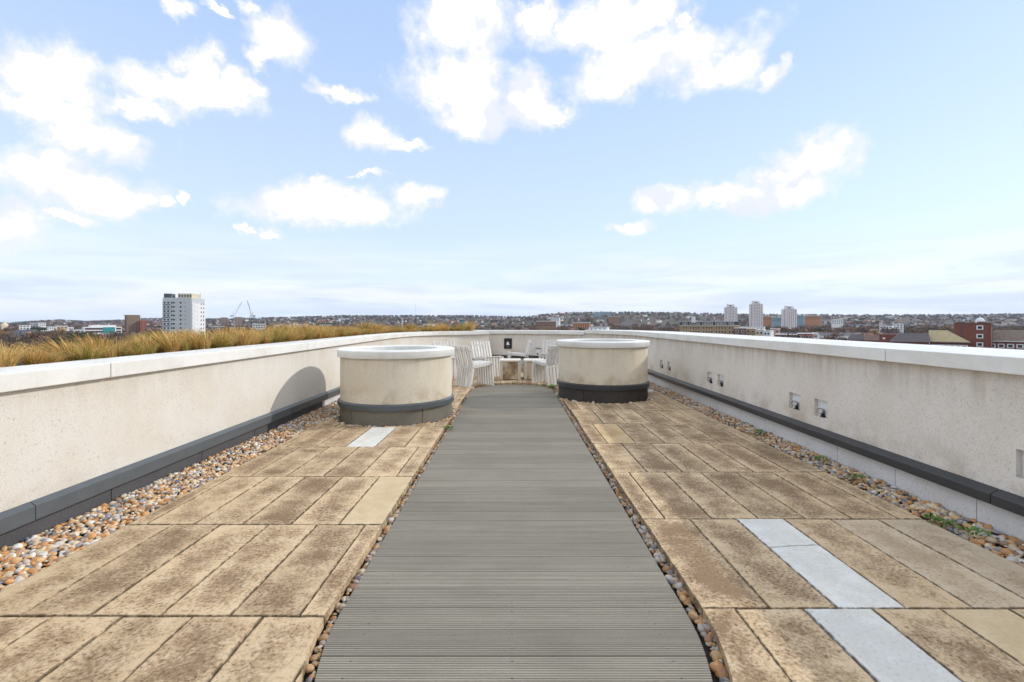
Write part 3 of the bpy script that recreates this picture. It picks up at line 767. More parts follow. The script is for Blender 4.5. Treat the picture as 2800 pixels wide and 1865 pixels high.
# ------------------------------------------------------------------ chairs and cube tables
def make_chair():
    r = empty('slatted_chair')
    Wd = 0.25; TH = 0.022
    A, B, Cc = Vector((0, -0.27, 0)), Vector((0, -0.215, 0.405)), Vector((0, -0.335, 0.805))   # rear foot, bend, top
    Df, E = Vector((0, 0.275, 0)), Vector((0, 0.245, 0.455))                                    # front foot, seat front
    for s in (-1, 1):
        X = Vector((s * Wd, 0, 0))
        MB().hexa(A + X, B + X, 0.035, 0.05, (1, 0, 0)).build('rear_leg', M_WOOD, r, bevel=0.003)
        MB().hexa(B + X + Vector((0, 0, 0.001)), Cc + X, 0.035, 0.05, (1, 0, 0)).build('back_post', M_WOOD, r, bevel=0.003)
        MB().hexa(Df + X, E + X, 0.035, 0.05, (1, 0, 0)).build('front_leg', M_WOOD, r, bevel=0.003)
        MB().hexa(B + X * 0.93 + Vector((0, 0.03, -0.005)), E + X * 0.93 + Vector((0, -0.03, -0.012)), 0.035, 0.06, (0, 0, 1)).build('seat_rail', M_WOOD, r, bevel=0.003)
        m = MB()
        for q in (A + (B - A) * 0.1, A + (B - A) * 0.95, B + (Cc - B) * 0.75, E + Vector((0, 0, -0.03)), Df + (E - Df) * 0.12):
            m.box(s * (Wd + 0.0245) - 0.004, s * (Wd + 0.0245) + 0.004, q.y - 0.008, q.y + 0.008, q.z - 0.008, q.z + 0.008)
        m.build('bolt', M_BLACK, r)
    xs = [-0.167 + 0.0835 * i for i in range(5)]
    me1 = MB().hexa(A, B + Vector((0, 0, -0.004)), 0.03, 0.052, (1, 0, 0)).mesh('slat'); me2 = MB().hexa(B + Vector((0, 0, 0.004)), Cc, 0.03, 0.052, (1, 0, 0)).mesh('slat')
    me3 = MB().hexa(Df, E + Vector((0, 0, -0.02)), 0.03, 0.052, (1, 0, 0)).mesh('slat'); me4 = MB().hexa(B + Vector((0, 0.02, 0.02)), E + Vector((0, 0.02, 0.012)), 0.058, 0.024, (0, 0, 1)).mesh('slat')
    for nm, me in (('rear_slat', me1), ('back_slat', me2), ('front_slat', me3), ('seat_slat', me4)):
        me.materials.append(M_WOOD)
        for x in xs: obj(nm, me, None, r, (x, 0, 0))
    MB().hexa((-0.235, -0.225, 0.36), (0.235, -0.225, 0.36), 0.03, 0.03).hexa((-0.235, -0.30, 0.73), (0.235, -0.30, 0.73), 0.02, 0.035).hexa((-0.235, 0.215, 0.40), (0.235, 0.215, 0.40), 0.03, 0.03).build('batten', M_WOOD, r)
    return r
CH = [((-0.76, 9.23), (0.77, 0.64), 'white slatted chair nearest the left round vent, seen from behind'),
      ((-0.58, 10.93), (0.62, -0.78), 'white slatted chair facing the deck beside the brown cube table'),
      ((0.80, 9.55), (-0.54, 0.84), 'white slatted chair with its back to the camera beside the right round vent'),
      ((0.17, 12.2), (-0.995, -0.10), 'white slatted chair seen from the side behind the cube tables'),
      ((1.02, 11.9), (-0.25, -0.97), 'white slatted chair by the far wall, half hidden by the right vent'),
      ((-1.44, 10.55), (0.55, -0.83), 'white slatted chair showing only its backrest top above the left vent')]
proto = make_chair()
for i, ((x, y), (fx, fy), lab) in enumerate(CH):
    c = proto if i == 0 else copy_tree(proto)
    c.location = (x, y, 0.0); c.rotation_euler = (0, 0, math.atan2(fy, fx) - math.pi / 2)
    tag(c, lab, 'chair', 'slatted chairs around the cube tables')
for (x0, lab) in ((-0.265, 'stained stone cube table in the middle of the chairs'), (0.27, 'stained stone cube table partly behind the right chair')):
    r = empty('cube_table', (x0 + 0.23, 10.33, 0)); tag(r, lab, 'table', 'cube tables')
    MB().box(-0.215, 0.215, -0.255, 0.255, 0.012, 0.405).build('body', M_CUBE, r, bevel=0.004)
    MB().box(-0.19, 0.19, -0.23, 0.23, 0.0, 0.012).build('foot', M_BLACK, r)
    for sx in (-1, 1):
        for sy in (-1, 1): MB().box(sx * 0.2 - 0.031, sx * 0.2 + 0.031, sy * 0.24 - 0.02, sy * 0.24 + 0.02, 0.004, 0.404).build('corner_post', M_PLINTH_P if False else plain('pale_stone', (0.56, 0.50, 0.40), 0.85, 0.25, 14), r, bevel=0.004)
    MB().box(-0.232, 0.232, -0.272, 0.272, 0.4055, 0.436).build('top', plain('pale_table_top', (0.66, 0.60, 0.50), 0.7, 0.15, 20), r, bevel=0.005)

# ------------------------------------------------------------------ planting: ornamental grass on the planter, weeds
M_SOIL = plain('planter_soil', (0.09, 0.065, 0.04), 0.95, 0.4, 30, bump=0.5, bscale=60)
planter = sweep(LP, 0, LP.len - 0.5, [(-0.34, 0.945), (-1.9, 0.945), (-1.9, -0.3), (-0.34, -0.3)], 1).build('planter_bed', M_SOIL); fixn(planter.data)
tag(planter, 'brown planter soil under the golden grass behind the left wall', 'planter')
M_GRASS = attr_mat('dry_grass', 0.75, 0.12, 60)
def tuft_mesh(n, h, spread, lean, green=0):
    base_r = 0.07
    a = RNG.uniform(0, 2 * np.pi, n); br = base_r * np.sqrt(RNG.uniform(0, 1, n))
    H = h * RNG.uniform(0.55, 1.1, n); out = spread * RNG.uniform(0.15, 1.0, n) * H
    da = a + RNG.normal(0, 0.5, n); w_ = RNG.uniform(0.0016, 0.0036, n)
    c0 = np.array([[0.25, 0.21, 0.04], [0.44, 0.26, 0.06], [0.55, 0.32, 0.10], [0.60, 0.42, 0.17], [0.40, 0.20, 0.08], [0.17, 0.19, 0.03]])
    ci = RNG.choice(6, n, p=[0.13, 0.21, 0.24, 0.18, 0.15, 0.09] if green < 0.72 else [0.34, 0.14, 0.12, 0.10, 0.06, 0.24]); col = c0[ci] * RNG.uniform(0.85, 1.75, (n, 1))
    V = []; K = []
    ts = [0, 0.35, 0.7, 1.0]
    side = np.stack([-np.sin(da + RNG.uniform(-1, 1, n)), np.cos(da + RNG.uniform(-1, 1, n)), np.zeros(n)], 1)
    for t in ts:
        cx = br * np.cos(a) + np.cos(da) * out * t ** 1.8 + lean[0] * H * t ** 1.7; cy = br * np.sin(a) + np.sin(da) * out * t ** 1.8 + lean[1] * H * t ** 1.7
        cz = H * (t - 0.22 * (out / H) * t ** 2.6)
        cpt_ = np.stack([cx, cy, cz], 1); ww = (w_ * (1 - 0.75 * t))[:, None]
        V.append(cpt_ - side * ww); V.append(cpt_ + side * ww)
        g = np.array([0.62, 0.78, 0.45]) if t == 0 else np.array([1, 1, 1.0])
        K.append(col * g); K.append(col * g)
    V = np.stack(V, 1); K = np.stack(K, 1); kk = len(ts) * 2
    Fq = np.array([[2 * j, 2 * j + 1, 2 * j + 3, 2 * j + 2] for j in range(len(ts) - 1)])
    Fc = (Fq[None] + (np.arange(n) * kk)[:, None, None]).reshape(-1, 4)
    me = tri_mesh('blades', V.reshape(-1, 3), Fc, K.reshape(-1, 3)); me.materials.append(M_GRASS); return me
TG = [float(RNG.random()) for _ in range(12)]
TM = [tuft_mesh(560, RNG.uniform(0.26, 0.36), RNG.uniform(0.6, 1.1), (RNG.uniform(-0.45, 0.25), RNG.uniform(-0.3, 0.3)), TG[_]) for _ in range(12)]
s = 2.2; nt = 0
while s < LP.len - 0.4:
    for off, jit in ((0.47, 0.04), (0.74, 0.08), (1.06, 0.12)):
        if off > 1.0 and (random.random() < 0.35 or s > 13): continue
        q = s + random.uniform(-0.07, 0.07); c = LP.at(q); t = LP.tan(q); oo = off + random.uniform(-jit, jit)
        if LP.len - 1.1 < q and off > 0.6: continue
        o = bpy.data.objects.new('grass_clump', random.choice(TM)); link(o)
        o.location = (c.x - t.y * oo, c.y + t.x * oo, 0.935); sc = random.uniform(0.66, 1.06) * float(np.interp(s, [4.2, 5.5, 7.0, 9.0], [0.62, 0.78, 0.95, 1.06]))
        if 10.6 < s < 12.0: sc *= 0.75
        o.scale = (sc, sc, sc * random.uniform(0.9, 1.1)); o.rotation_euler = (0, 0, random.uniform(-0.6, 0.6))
        tone_ = 'greenish' if TG[TM.index(o.data)] > 0.72 else 'golden'
        xp_ = 1400 + F * o.location.x / o.location.y
        where = 'at the left edge of the picture' if xp_ < 420 else ('below the white tower block' if xp_ < 620 else ('below the cranes and hills' if xp_ < 900 else ('behind the left round vent' if xp_ < 1160 else 'on the far parapet curve')))
        rowp = 'front row' if off < 0.6 else ('middle row' if off < 0.9 else 'back row')
        tag(o, f'{tone_} grass clump, {rowp} of the planter {where}', 'grass clump', f'{tone_} grass clumps, {rowp} {where}'); nt += 1
    s += 0.215
M_WEED = plain('weed_leaf', (0.10, 0.20, 0.035), 0.6, 0.3, 40)
def weed(x, y, z, r_, h, n, label):
    m = MB()
    for _ in range(n):
        a = random.uniform(0, 6.28); rad = r_ * math.sqrt(random.random()); zz = h * random.random() * (1 - 0.5 * rad / r_)
        c = Vector((rad * math.cos(a), rad * math.sin(a), zz)); L = random.uniform(0.3, 0.5) * r_; dirv = Vector((math.cos(a + random.uniform(-1, 1)), math.sin(a + random.uniform(-1, 1)), random.uniform(-0.1, 0.9))).normalized()
        sd = dirv.cross(Vector((random.uniform(-.3, .3), random.uniform(-.3, .3), 1))).normalized() * L * 0.32
        m.add([c, c + dirv * L * 0.5 + sd, c + dirv * L, c + dirv * L * 0.5 - sd], [(0, 1, 2, 3)])
    o = m.build('weed', M_WEED, None, (x, y, z)); return tag(o, label, 'weed', 'weeds in the pebbles')
weed(-0.775, 5.50, -0.02, 0.06, 0.05, 90, 'bright green weed in the pebbles beside the deck near the left vent')
weed(0.80, 9.02, -0.01, 0.10, 0.035, 90, 'low green moss at the far right corner of the deck')
weed(0.64, 9.28, -0.01, 0.05, 0.03, 50, 'tiny green weed at the foot of the right chair')
weed(0.02, 9.64, -0.01, 0.05, 0.012, 60, 'thin line of moss at the rounded end of the deck').scale = (5, 0.7, 0.45)
weed(0.82, 7.72, -0.02, 0.05, 0.03, 60, 'small green weed beside the deck at the right vent')
weed(2.80, 5.15, 0.0, 0.07, 0.07, 70, 'dark green weed against the shaded pale plinth, farthest of its strip')
weed(2.83, 4.15, 0.0, 0.06, 0.055, 60, 'dark green weed in the shaded pebble strip, second from the vent')
weed(2.80, 3.68, 0.0, 0.055, 0.04, 60, 'small green weed in the middle of the shaded pebble strip')
weed(2.715, 2.90, -0.01, 0.07, 0.035, 80, 'flat green weed at the edge of the shaded paving')
weed(2.78, 2.74, 0.0, 0.06, 0.03, 70, 'green weed nearest the camera in the shaded pebble strip')

# ------------------------------------------------------------------ the land and the town
GZ = -20.0
SKYL = [(-800,884),(0,884),(25,886),(85,881),(170,877),(230,881),(314,878),(408,873),(561,875),(706,872),(800,870),(930,866),(1031,866),(1117,866),(1270,866),(1400,869),(1450,868),(1526,860),(1641,858),(1775,858),(1900,860),(2020,863),(2190,864),(2300,865),(2450,865),(2650,864),(2800,862),(3600,862)]
SX = np.array([q[0] for q in SKYL], float); SY = np.array([q[1] for q in SKYL], float)
def land(x, y):
    x = np.asarray(x, float); y = np.asarray(y, float); D = np.hypot(x, y)
    yy = np.maximum(np.abs(y), 1.0); xp = np.where(y > 1, 1400 + F * x / yy, 1400 + np.sign(x) * 2200)
    ev = (HZ - np.interp(np.clip(xp, -800, 3600), SX, SY)) / F
    depth = np.where(y > 1, y, D)
    Dr = np.where(xp > 1440, 3800.0, 4800.0)
    top = CAMZ + ev * Dr
    t = np.clip((depth - 900) / (Dr - 900), 0, 1); t = t * t * (3 - 2 * t)
    h = GZ + (top - GZ) * t
    return np.where(depth > Dr, h - (depth - Dr) * 0.02, h)
NA, ND = 220, 64
ang = np.linspace(-math.pi, math.pi, NA, endpoint=False); Ds = np.concatenate([[0.0], np.geomspace(30, 7000, ND)])
gv = [(0, 0, GZ)]; 
AA, DD = np.meshgrid(ang, Ds[1:], indexing='ij'); xx = DD * np.sin(AA); yy_ = DD * np.cos(AA); zz = land(xx, yy_)
V = np.concatenate([[[0, 0, GZ]], np.stack([xx, yy_, zz], -1).reshape(-1, 3)])
Fc = []
for i in range(NA):
    i2 = (i + 1) % NA
    for j in range(ND - 1): Fc.append((1 + i * ND + j, 1 + i2 * ND + j, 1 + i2 * ND + j + 1, 1 + i * ND + j + 1))
me = tri_mesh('ground', V, np.array(Fc)); 
bm = bmesh.new(); bm.from_mesh(me); bm.verts.ensure_lookup_table()
for i in range(NA): bm.faces.new((bm.verts[0], bm.verts[1 + ((i + 1) % NA) * ND], bm.verts[1 + i * ND]))
bmesh.ops.recalc_face_normals(bm, faces=bm.faces); bm.to_mesh(me); bm.free()
def ground_mat():
    m, t, b = material('town_ground')
    pos = t.n('ShaderNodeNewGeometry').outputs['Position']
    n = t.noise(pos, 0.02, 8, 0.65); n2 = t.noise(pos, 0.004, 5, 0.6)
    c = t.mix(t.sstep(n, 0.35, 0.65), (0.075, 0.065, 0.05), (0.13, 0.11, 0.09)); c = t.mix(t.sstep(n2, 0.5, 0.65), c, (0.06, 0.075, 0.035))
    t.put(b.inputs['Base Color'], c); b.inputs['Roughness'].default_value = 0.95; b.inputs['Specular IOR Level'].default_value = 0.1
    return m
tag(obj('ground', me, ground_mat()), kind='structure')
# the block of flats under the terrace
blk = empty('apartment_block', (0, 6, GZ)); tag(blk, 'the building under the roof terrace, its flat roof edge and walls', 'building')
MB().box(-5.2, 4.0, -12, 8.6, 0.0, 19.69).build('wall', M_WALL_R, blk)

BR = [plain('brick_red', (0.30, 0.105, 0.065), 0.9, 0.25, 1.5), plain('brick_brown', (0.27, 0.165, 0.105), 0.9, 0.25, 1.5), plain('brick_stock', (0.43, 0.31, 0.18), 0.9, 0.22, 1.5), plain('house_white', (0.72, 0.70, 0.66), 0.8, 0.1, 1.0), plain('brick_dark', (0.17, 0.085, 0.065), 0.9, 0.25, 1.5)]
RF = [plain('roof_slate', (0.085, 0.085, 0.10), 0.7, 0.3, 1.2), plain('roof_tile_brown', (0.17, 0.10, 0.075), 0.85, 0.35, 1.2), plain('roof_tile_red', (0.26, 0.115, 0.075), 0.85, 0.3, 1.2)]
M_PANE = plain('window_glass', (0.035, 0.045, 0.055), 0.12, 0.4, 0.5)
M_FRAME = plain('window_frame_white', (0.78, 0.78, 0.76), 0.5, 0.05, 1)
M_GREYB = plain('grey_cladding', (0.56, 0.57, 0.56), 0.7, 0.08, 0.2)
M_WHITEB = plain('white_cladding', (0.76, 0.75, 0.73), 0.7, 0.06, 0.2)
M_PINKB = plain('pinkish_white_cladding', (0.74, 0.68, 0.66), 0.7, 0.06, 0.2)
M_TAN = plain('tan_brick', (0.40, 0.265, 0.135), 0.9, 0.25, 0.6)
M_CREAMB = plain('cream_wall', (0.66, 0.56, 0.38), 0.85, 0.12, 0.4)
M_STEEL = plain('dark_steel', (0.10, 0.11, 0.13), 0.5, 0.1, 1)
M_TEAL = plain('teal_panel', (0.03, 0.30, 0.30), 0.4, 0.15, 0.3)
M_BLUEG = plain('blue_glass', (0.22, 0.31, 0.36), 0.25, 0.3, 0.1)
M_YEL = plain('yellow_render', (0.66, 0.43, 0.10), 0.8, 0.15, 0.5)
M_ORB = plain('orange_brick', (0.46, 0.22, 0.11), 0.9, 0.15, 0.5)

def facing(X, Y): return math.atan2(-X, Y) * -1.0      # turn a front (-Y) towards the camera
def block(name, label, cat, x0, x1, ytop, D, depth, wall, off=0.0, zb=None, group=None, roof=None, over=0.0, wname='wall'):
    """a box building whose front spans photo columns x0..x1 with its top at row ytop, standing at depth D"""
    c = px((x0 + x1) / 2, ytop, D); az_ = math.atan2(c.x, c.y); wd = (x1 - x0) * D / F * math.cos(az_)
    gz = float(land(c.x, c.y + depth / 2)) if zb is None else zb
    r = empty(name, (c.x, c.y, gz), -az_ + off); tag(r, label, cat, group)
    h = c.z - gz
    MB().box(-wd / 2, wd / 2, 0, depth, -2, h).build(wname, wall, r)
    if roof: MB().box(-wd / 2 - over, wd / 2 + over, -over, depth + over, h + 0.003, h + 0.4).build('roof', roof, r)
    r['_w'] = wd; r['_h'] = h; r['_d'] = depth
    return r
def win_grid(r, xs, zs, ww, wh, joined=False, frame=None, pane=M_PANE, face='front', proud=0.05):
    wd, dp = r['_w'], r['_d']
    def bx(m, x, z, a, b, q):
        if face == 'front': m.box(x - a / 2, x + a / 2, -q, 0.12, z - b / 2, z + b / 2)
        else: m.box(wd / 2 - 0.12, wd / 2 + q, x - a / 2, x + a / 2, z - b / 2, z + b / 2)
    if joined:
        m = MB(); fm = MB()
        for x in xs:
            for z in zs:
                bx(m, x, z, ww, wh, proud)
                if frame: bx(fm, x, z, ww * 1.3, wh * 1.3, proud * 0.5)
        tag(m.build('windows', pane, r), kind='stuff')
        if frame: tag(fm.build('window_frames', frame, r), kind='stuff')
        return
    m = MB(); bx(m, 0, 0, ww, wh, proud); me = m.mesh('window'); me.materials.append(pane); fme = None
    if frame:
        m = MB(); bx(m, 0, 0, ww * 1.0 + 0.34, wh + 0.34, proud * 0.5); fme = m.mesh('frame'); fme.materials.append(frame)
    for x in xs:
        for z in zs:
            loc = (x, 0, z) if face == 'front' else (0, x, z)
            o = obj('window', me, None, r, loc)
            if fme: obj('frame', fme, None, o)
def lin_(a, b, n): return [a + (b - a) * (i + 0.5) / n for i in range(n)]

# --- white tower block behind the grass
c = px(505, 812, 308); gz = GZ
tw = empty('tower_block', (c.x, c.y, gz), R(9.7)); tw.scale = (0.83, 0.83, 1); tag(tw, 'tall white and grey tower block rising behind the grass on the left', 'tower block')
h = c.z - gz - 1.0
MB().box(-10.5, 10.2, -10.5, 10.2, 0, h).build('wall', M_GREYB, tw)
MB().box(-10.2, 10.62, -10.2, 10.62, -0.5, h - 3.4).build('side_wing', M_WHITEB, tw)
MB().box(-10.45, -4.6, -10.9, -6, 0, h - 0.9).build('balcony_stack', M_GREYB, tw)
tw['_w'] = 21.24; tw['_h'] = h; tw['_d'] = 21.0
st_h = 2.78; zs = [h - 3.3 - st_h * i for i in range(9)]
pm = MB().box(-0.62, 0.62, -0.06, 0.1, -0.55, 0.55).mesh('window'); pm.materials.append(M_PANE)
pm2 = MB().box(-0.25, 0.25, -0.06, 0.1, -0.3, 0.3).mesh('window'); pm2.materials.append(M_PANE)
lm = MB().box(-2.5, 2.5, -0.25, 0.0, -0.35, 0.3).mesh('balcony_front'); lm.materials.append(M_WHITEB)
dk = MB().box(-2.6, 2.6, -0.03, 0.1, -0.28, 0.28).mesh('balcony_shadow_gap'); dk.materials.append(M_STEEL)  # dark strip standing in for the shade in the balcony gaps
for z in zs:
    for x in (-9.0, -6.4): obj('window', pm, None, tw, (x, -10.9, z))
    obj('balcony_shadow_strip', dk, None, tw, (-7.6, -10.92, z - 1.35))
    for x in (-2.6, 2.2): obj('window', pm, None, tw, (x, -10.5, z))
    obj('window', pm2, None, tw, (5.4, -10.5, z)); obj('window', pm, None, tw, (-4.2, -10.5, z))
    for y in (-6.5, -3.0, 3.5, 7.5):
        obj('window', pm if y > 0 else pm2, None, tw, (10.62, y, z - 0.4), (0, 0, R(90)))
    obj('balcony_front', lm, None, tw, (10.62, -6.4, z - 1.5), (0, 0, R(90)))
MB().box(-9.9, -4.8, -10.2, -4, h, h + 2.7).build('plant_room', M_STEEL, tw)
MB().box(-1.5, 8.5, -7, 6, h + 0.003, h + 3.0).build('plant_room', M_CREAMB, tw)
m = MB()
for i in range(5): m.box(-0.8 + i * 2.0, 0.3 + i * 2.0, -7.3, -6.9, h + 0.6, h + 2.2)
m.build('louvre', M_STEEL, tw)
m = MB()
for i in range(6): m.hexa((9.5, -9 + i * 3.6, h - 3.4), (9.5, -9 + i * 3.6, h - 0.6), 0.12, 0.12)
m.hexa((9.5, -9, h - 0.7), (9.5, 9, h - 0.7), 0.1, 0.1).build('handrail', M_STEEL, tw)
MB().hexa((8.8, 6, h), (8.8, 6, h + 4.2), 0.18, 0.18).hexa((-9.8, -10, h + 2.6), (-4.0, -10, h + 2.6), 0.1, 0.1).build('aerial', M_STEEL, tw)

# --- three white towers on the right
for (x0, x1, yt, D, lab) in ((1980, 2016, 838, 860, 'white tower block, leftmost of the three behind the mansard building'), (2049, 2085, 829, 850, 'white tower block, tallest of the three on the right skyline'), (2138, 2177, 843, 845, 'white tower block, rightmost of the three on the skyline')):
    c = px((x0 + x1) / 2, yt, D); wd = (x1 - x0) * D / F * 0.86; gz = float(land(c.x, c.y))
    r = empty('tower_block', (c.x, c.y, gz), R(-20)); tag(r, lab, 'tower block', 'three white towers'); h = c.z - gz; hw_ = wd / 2
    MB().box(-hw_ * 0.55, hw_ * 0.55, -hw_, hw_, 0, h).build('wall', M_PINKB, r)
    MB().box(-hw_, hw_, -hw_ * 0.62, hw_ * 0.62, -1, h - 1.6).build('side_wing', M_PINKB, r)
    MB().box(-hw_ * 0.62, -hw_ * 0.25, -hw_ * 0.5, hw_ * 0.4, h + .003, h + 4.4).box(hw_ * 0.1, hw_ * 0.5, -hw_ * 0.6, hw_ * 0.4, h + .003, h + 3.4).build('plant_room', M_PINKB, r)
    MB().box(-hw_ * 0.25, hw_ * 0.1, -hw_ * 0.7, hw_ * 0.2, h + .003, h + 2.6).build('louvre', M_STEEL, r)
    m = MB(); zz_ = [h - 2.4 - 2.75 * i for i in range(18)]
    for z in zz_:
        for x in (-0.36, -0.12, 0.14, 0.38): m.box(x * hw_ - 0.6, x * hw_ + 0.6, -hw_ - 0.08, -hw_ + 0.2, z - 0.6, z + 0.6)
        for x in (-0.8, 0.78): m.box(x * hw_ - 0.7, x * hw_ + 0.7, -hw_ * 0.62 - 0.08, -hw_ * 0.62 + 0.2, z - 1.6 - 0.55, z - 1.6 + 0.55)
        for y in (-0.36, 0.0): m.box(-hw_ - 0.08, -hw_ + 0.2, y * hw_ - 0.6, y * hw_ + 0.6, z - 2.2, z - 1.1)
    tag(m.build('windows', M_PANE, r), kind='stuff')

# --- long brick building with black mansard roof
r = block('mansard_building', 'long tan brick building with black mansard roof behind the right parapet', 'building', 1856, 2020, 889.5, 350, 14, M_TAN, R(3))
wd, h = r['_w'], r['_h']
MB().add([(-wd/2 - .2, -.3, h), (wd/2 + .2, -.3, h), (wd/2 + .2, 14.3, h), (-wd/2 - .2, 14.3, h), (-wd/2 + .9, 0.9, h + 2.9), (wd/2 - .9, .9, h + 2.9), (wd/2 - .9, 13, h + 2.9), (-wd/2 + .9, 13, h + 2.9)],
         [(0,3,2,1),(4,5,6,7),(0,1,5,4),(1,2,6,5),(2,3,7,6),(3,0,4,7)]).build('roof', plain('black_slate', (0.03, 0.03, 0.035), 0.6, 0.3, 0.8), r)
MB().box(-wd/2 + .6, wd/2 - .6, 0.6, 13.3, h + 2.903, h + 3.25).build('roof_rim', M_WHITEB, r)
MB().box(-wd/2 - .35, wd/2 + .35, -.5, 0.1, h - 0.5, h - 0.003).build('cornice', M_CREAMB, r)
xs_d = [(-0.455 + q) * wd for q in (0.03, 0.075, 0.15, 0.195, 0.24, 0.285, 0.37, 0.415, 0.46, 0.505, 0.585, 0.63, 0.675, 0.725, 0.80, 0.85)]
me = MB().box(-0.75, 0.75, -0.1, 1.0, 0.5, 2.1).mesh('dormer'); me.materials.append(M_FRAME)
mp = MB().box(-0.5, 0.5, -0.16, 0.2, 0.75, 1.9).mesh('pane'); mp.materials.append(M_PANE)
for x in xs_d:
    o = obj('dormer', me, None, r, (x, 0, h)); obj('pane', mp, None, o)
win_grid(r, [q for q in xs_d], [h - 2.0, h - 5.0, h - 8.0], 1.1, 1.5, frame=M_CREAMB)
wt_ = block('roof_tank', 'white box tank standing on the mansard roof', 'tank', 1891, 1902, 866, 352, 3, M_WHITEB, zb=px(0, 875, 352).z, wname='tank')
m = MB()
for sx in (-1, 1): m.box(sx * 1.3 - .1, sx * 1.3 + .1, 0.3, 0.5, -3.3, 0)
m.build('leg', M_STEEL, wt_)

# --- left side buildings
r = block('brown_block', 'dark brown slab block of flats left of the white tower', 'building', 348, 383, 862, 620, 14, BR[4], R(12))
win_grid(r, lin_(-7.5, 7.5, 5), [r['_h'] - 2.5 - 3.4 * i for i in range(6)], 1.9, 1.5, True, M_CREAMB)
MB().box(-9, 9, -.3, 14.3, r['_h'] + .003, r['_h'] + .7).build('roof', M_CREAMB, r)
r = block('brick_annex', 'red brown stair block beside the dark slab block', 'building', 384, 401, 876, 622, 12, BR[0], R(12))
win_grid(r, [-2, 2], [r['_h'] - 2.5 - 3.4 * i for i in range(4)], 1.3, 1.3, True)
r = block('office_building', 'white and red office building with a teal glass centre', 'building', 231, 335, 894, 470, 16, M_WHITEB, R(8))
wd, h = r['_w'], r['_h']
MB().box(-wd/2 + 5, wd/2 - 4.5, 1, 15, h + .003, h + 1.9).build('upper_storey', M_WHITEB, r)
win_grid(r, [x for x in lin_(-wd/2 + 0.6, wd/2 - 0.6, 14) if not -0.9 < x < 9.5], [h - 1.9, h - 4.9], 1.7, 1.6, frame=BR[0])
MB().box(-0.6, 9.0, -0.25, 0.1, h - 6.6, h - 0.3).build('glass_panel', M_TEAL, r)
tag(MB().box(-0.6, 9.0, -0.3, -0.2, h - 2.4, h - 2.1).box(-0.6, 9.0, -0.3, -0.2, h - 4.6, h - 4.3).build('spandrel', M_STEEL, r), kind='stuff')
def gable(r, x0, x1, y0, y1, z, rise, mt, axis='x', hip0=0.0, hip1=0.0, name='roof', ov=0.35):
    if axis == 'x':
        ym = (y0 + y1) / 2
        v = [(x0 - ov, y0 - ov, z), (x1 + ov, y0 - ov, z), (x1 + ov, y1 + ov, z), (x0 - ov, y1 + ov, z), (x0 - ov + hip0, ym, z + rise), (x1 + ov - hip1, ym, z + rise)]
        f = [(0, 1, 5, 4), (2, 3, 4, 5), (0, 4, 3), (1, 2, 5), (0, 3, 2, 1)]
    else:
        xm = (x0 + x1) / 2
        v = [(x0 - ov, y0 - ov, z), (x1 + ov, y0 - ov, z), (x1 + ov, y1 + ov, z), (x0 - ov, y1 + ov, z), (xm, y0 - ov + hip0, z + rise), (xm, y1 + ov - hip1, z + rise)]
        f = [(0, 4, 5, 3), (1, 2, 5, 4), (0, 1, 4), (2, 3, 5), (0, 3, 2, 1)]
    return MB().add(v, f).build(name, mt, r)
r = block('market_hall', 'building with a big dark slate roof and yellow gable at the left edge', 'building', 14, 92, 922, 330, 16, M_YEL, R(-14))
gable(r, -r['_w']/2, r['_w']/2, 0, 16, r['_h'], 5.4, RF[0], hip0=4, hip1=0)
g = MB().add([(r['_w']/2 - 5.5, -0.6, r['_h']), (r['_w']/2 + 0.3, -0.6, r['_h']), (r['_w']/2 - 2.6, -0.6, r['_h'] + 3.6), (r['_w']/2 - 5.5, 1.0, r['_h']), (r['_w']/2 + 0.3, 1.0, r['_h']), (r['_w']/2 - 2.6, 5.0, r['_h'] + 3.6)], [(0,1,2),(0,3,4,1),(1,4,5,2),(0,2,5,3),(3,5,4)]).build('gable', M_YEL, r)
r = block('yellow_gabled_house', 'small dark roofed house with a yellow gable just above the grass', 'house', 96, 122, 928, 330, 10, M_YEL, R(-10)); gable(r, -r['_w']/2, r['_w']/2, 0, 10, r['_h'], 3.0, RF[0], 'y')
r = block('church_tower', 'pale domed church tower at the far left edge', 'tower', 4, 20, 892, 760, 10, M_CREAMB); h = r['_h']
o = MB().lathe([(4.6, h), (4.6, h + 1.5), (4.0, h + 3.5), (2.2, h + 5.2), (1.0, h + 5.8), (1.0, h + 7.2), (0.1, h + 9)], 16).build('dome', M_CREAMB, r, (0, 5, 0)); smooth_by_angle(o.data, 50)
LEFT = [(52, 82, 889, 640, M_WHITEB, 'low grey white block far behind the slate roofed hall'), (82, 106, 884, 800, M_GREYB, 'grey office block on the left skyline'), (106, 126, 882, 800, M_WHITEB, 'white block with a flat roof on the left skyline'),
        (134, 154, 893, 560, M_WHITEB, 'white low block left of the cream block'), (154, 186, 892, 540, M_CREAMB, 'cream coloured flat roofed block left of the office'), (186, 202, 895, 560, M_WHITEB, 'small white block right of the cream block'),
        (118, 200, 905, 430, M_STEEL, 'long low dark shed with glass front in the left streets'), (202, 230, 901, 500, M_WHITEB, 'low white shop row left of the red and white office'),
        (751, 800, 888, 900, M_WHITEB, 'long white flat block below the wooded hill'), (800, 843, 887, 900, M_CREAMB, 'cream flat block below the wooded hill'), (1280, 1300, 873, 1500, BR[1], 'brown block with a white roof on the middle hillside'),
        (575, 615, 893, 620, M_STEEL, 'glass walled low block under the cranes'), (690, 727, 886, 640, M_GREYB, 'concrete frame building site under the dark crane'), (628, 668, 897, 560, M_CREAMB, 'low cream building in front of the crane bases')]
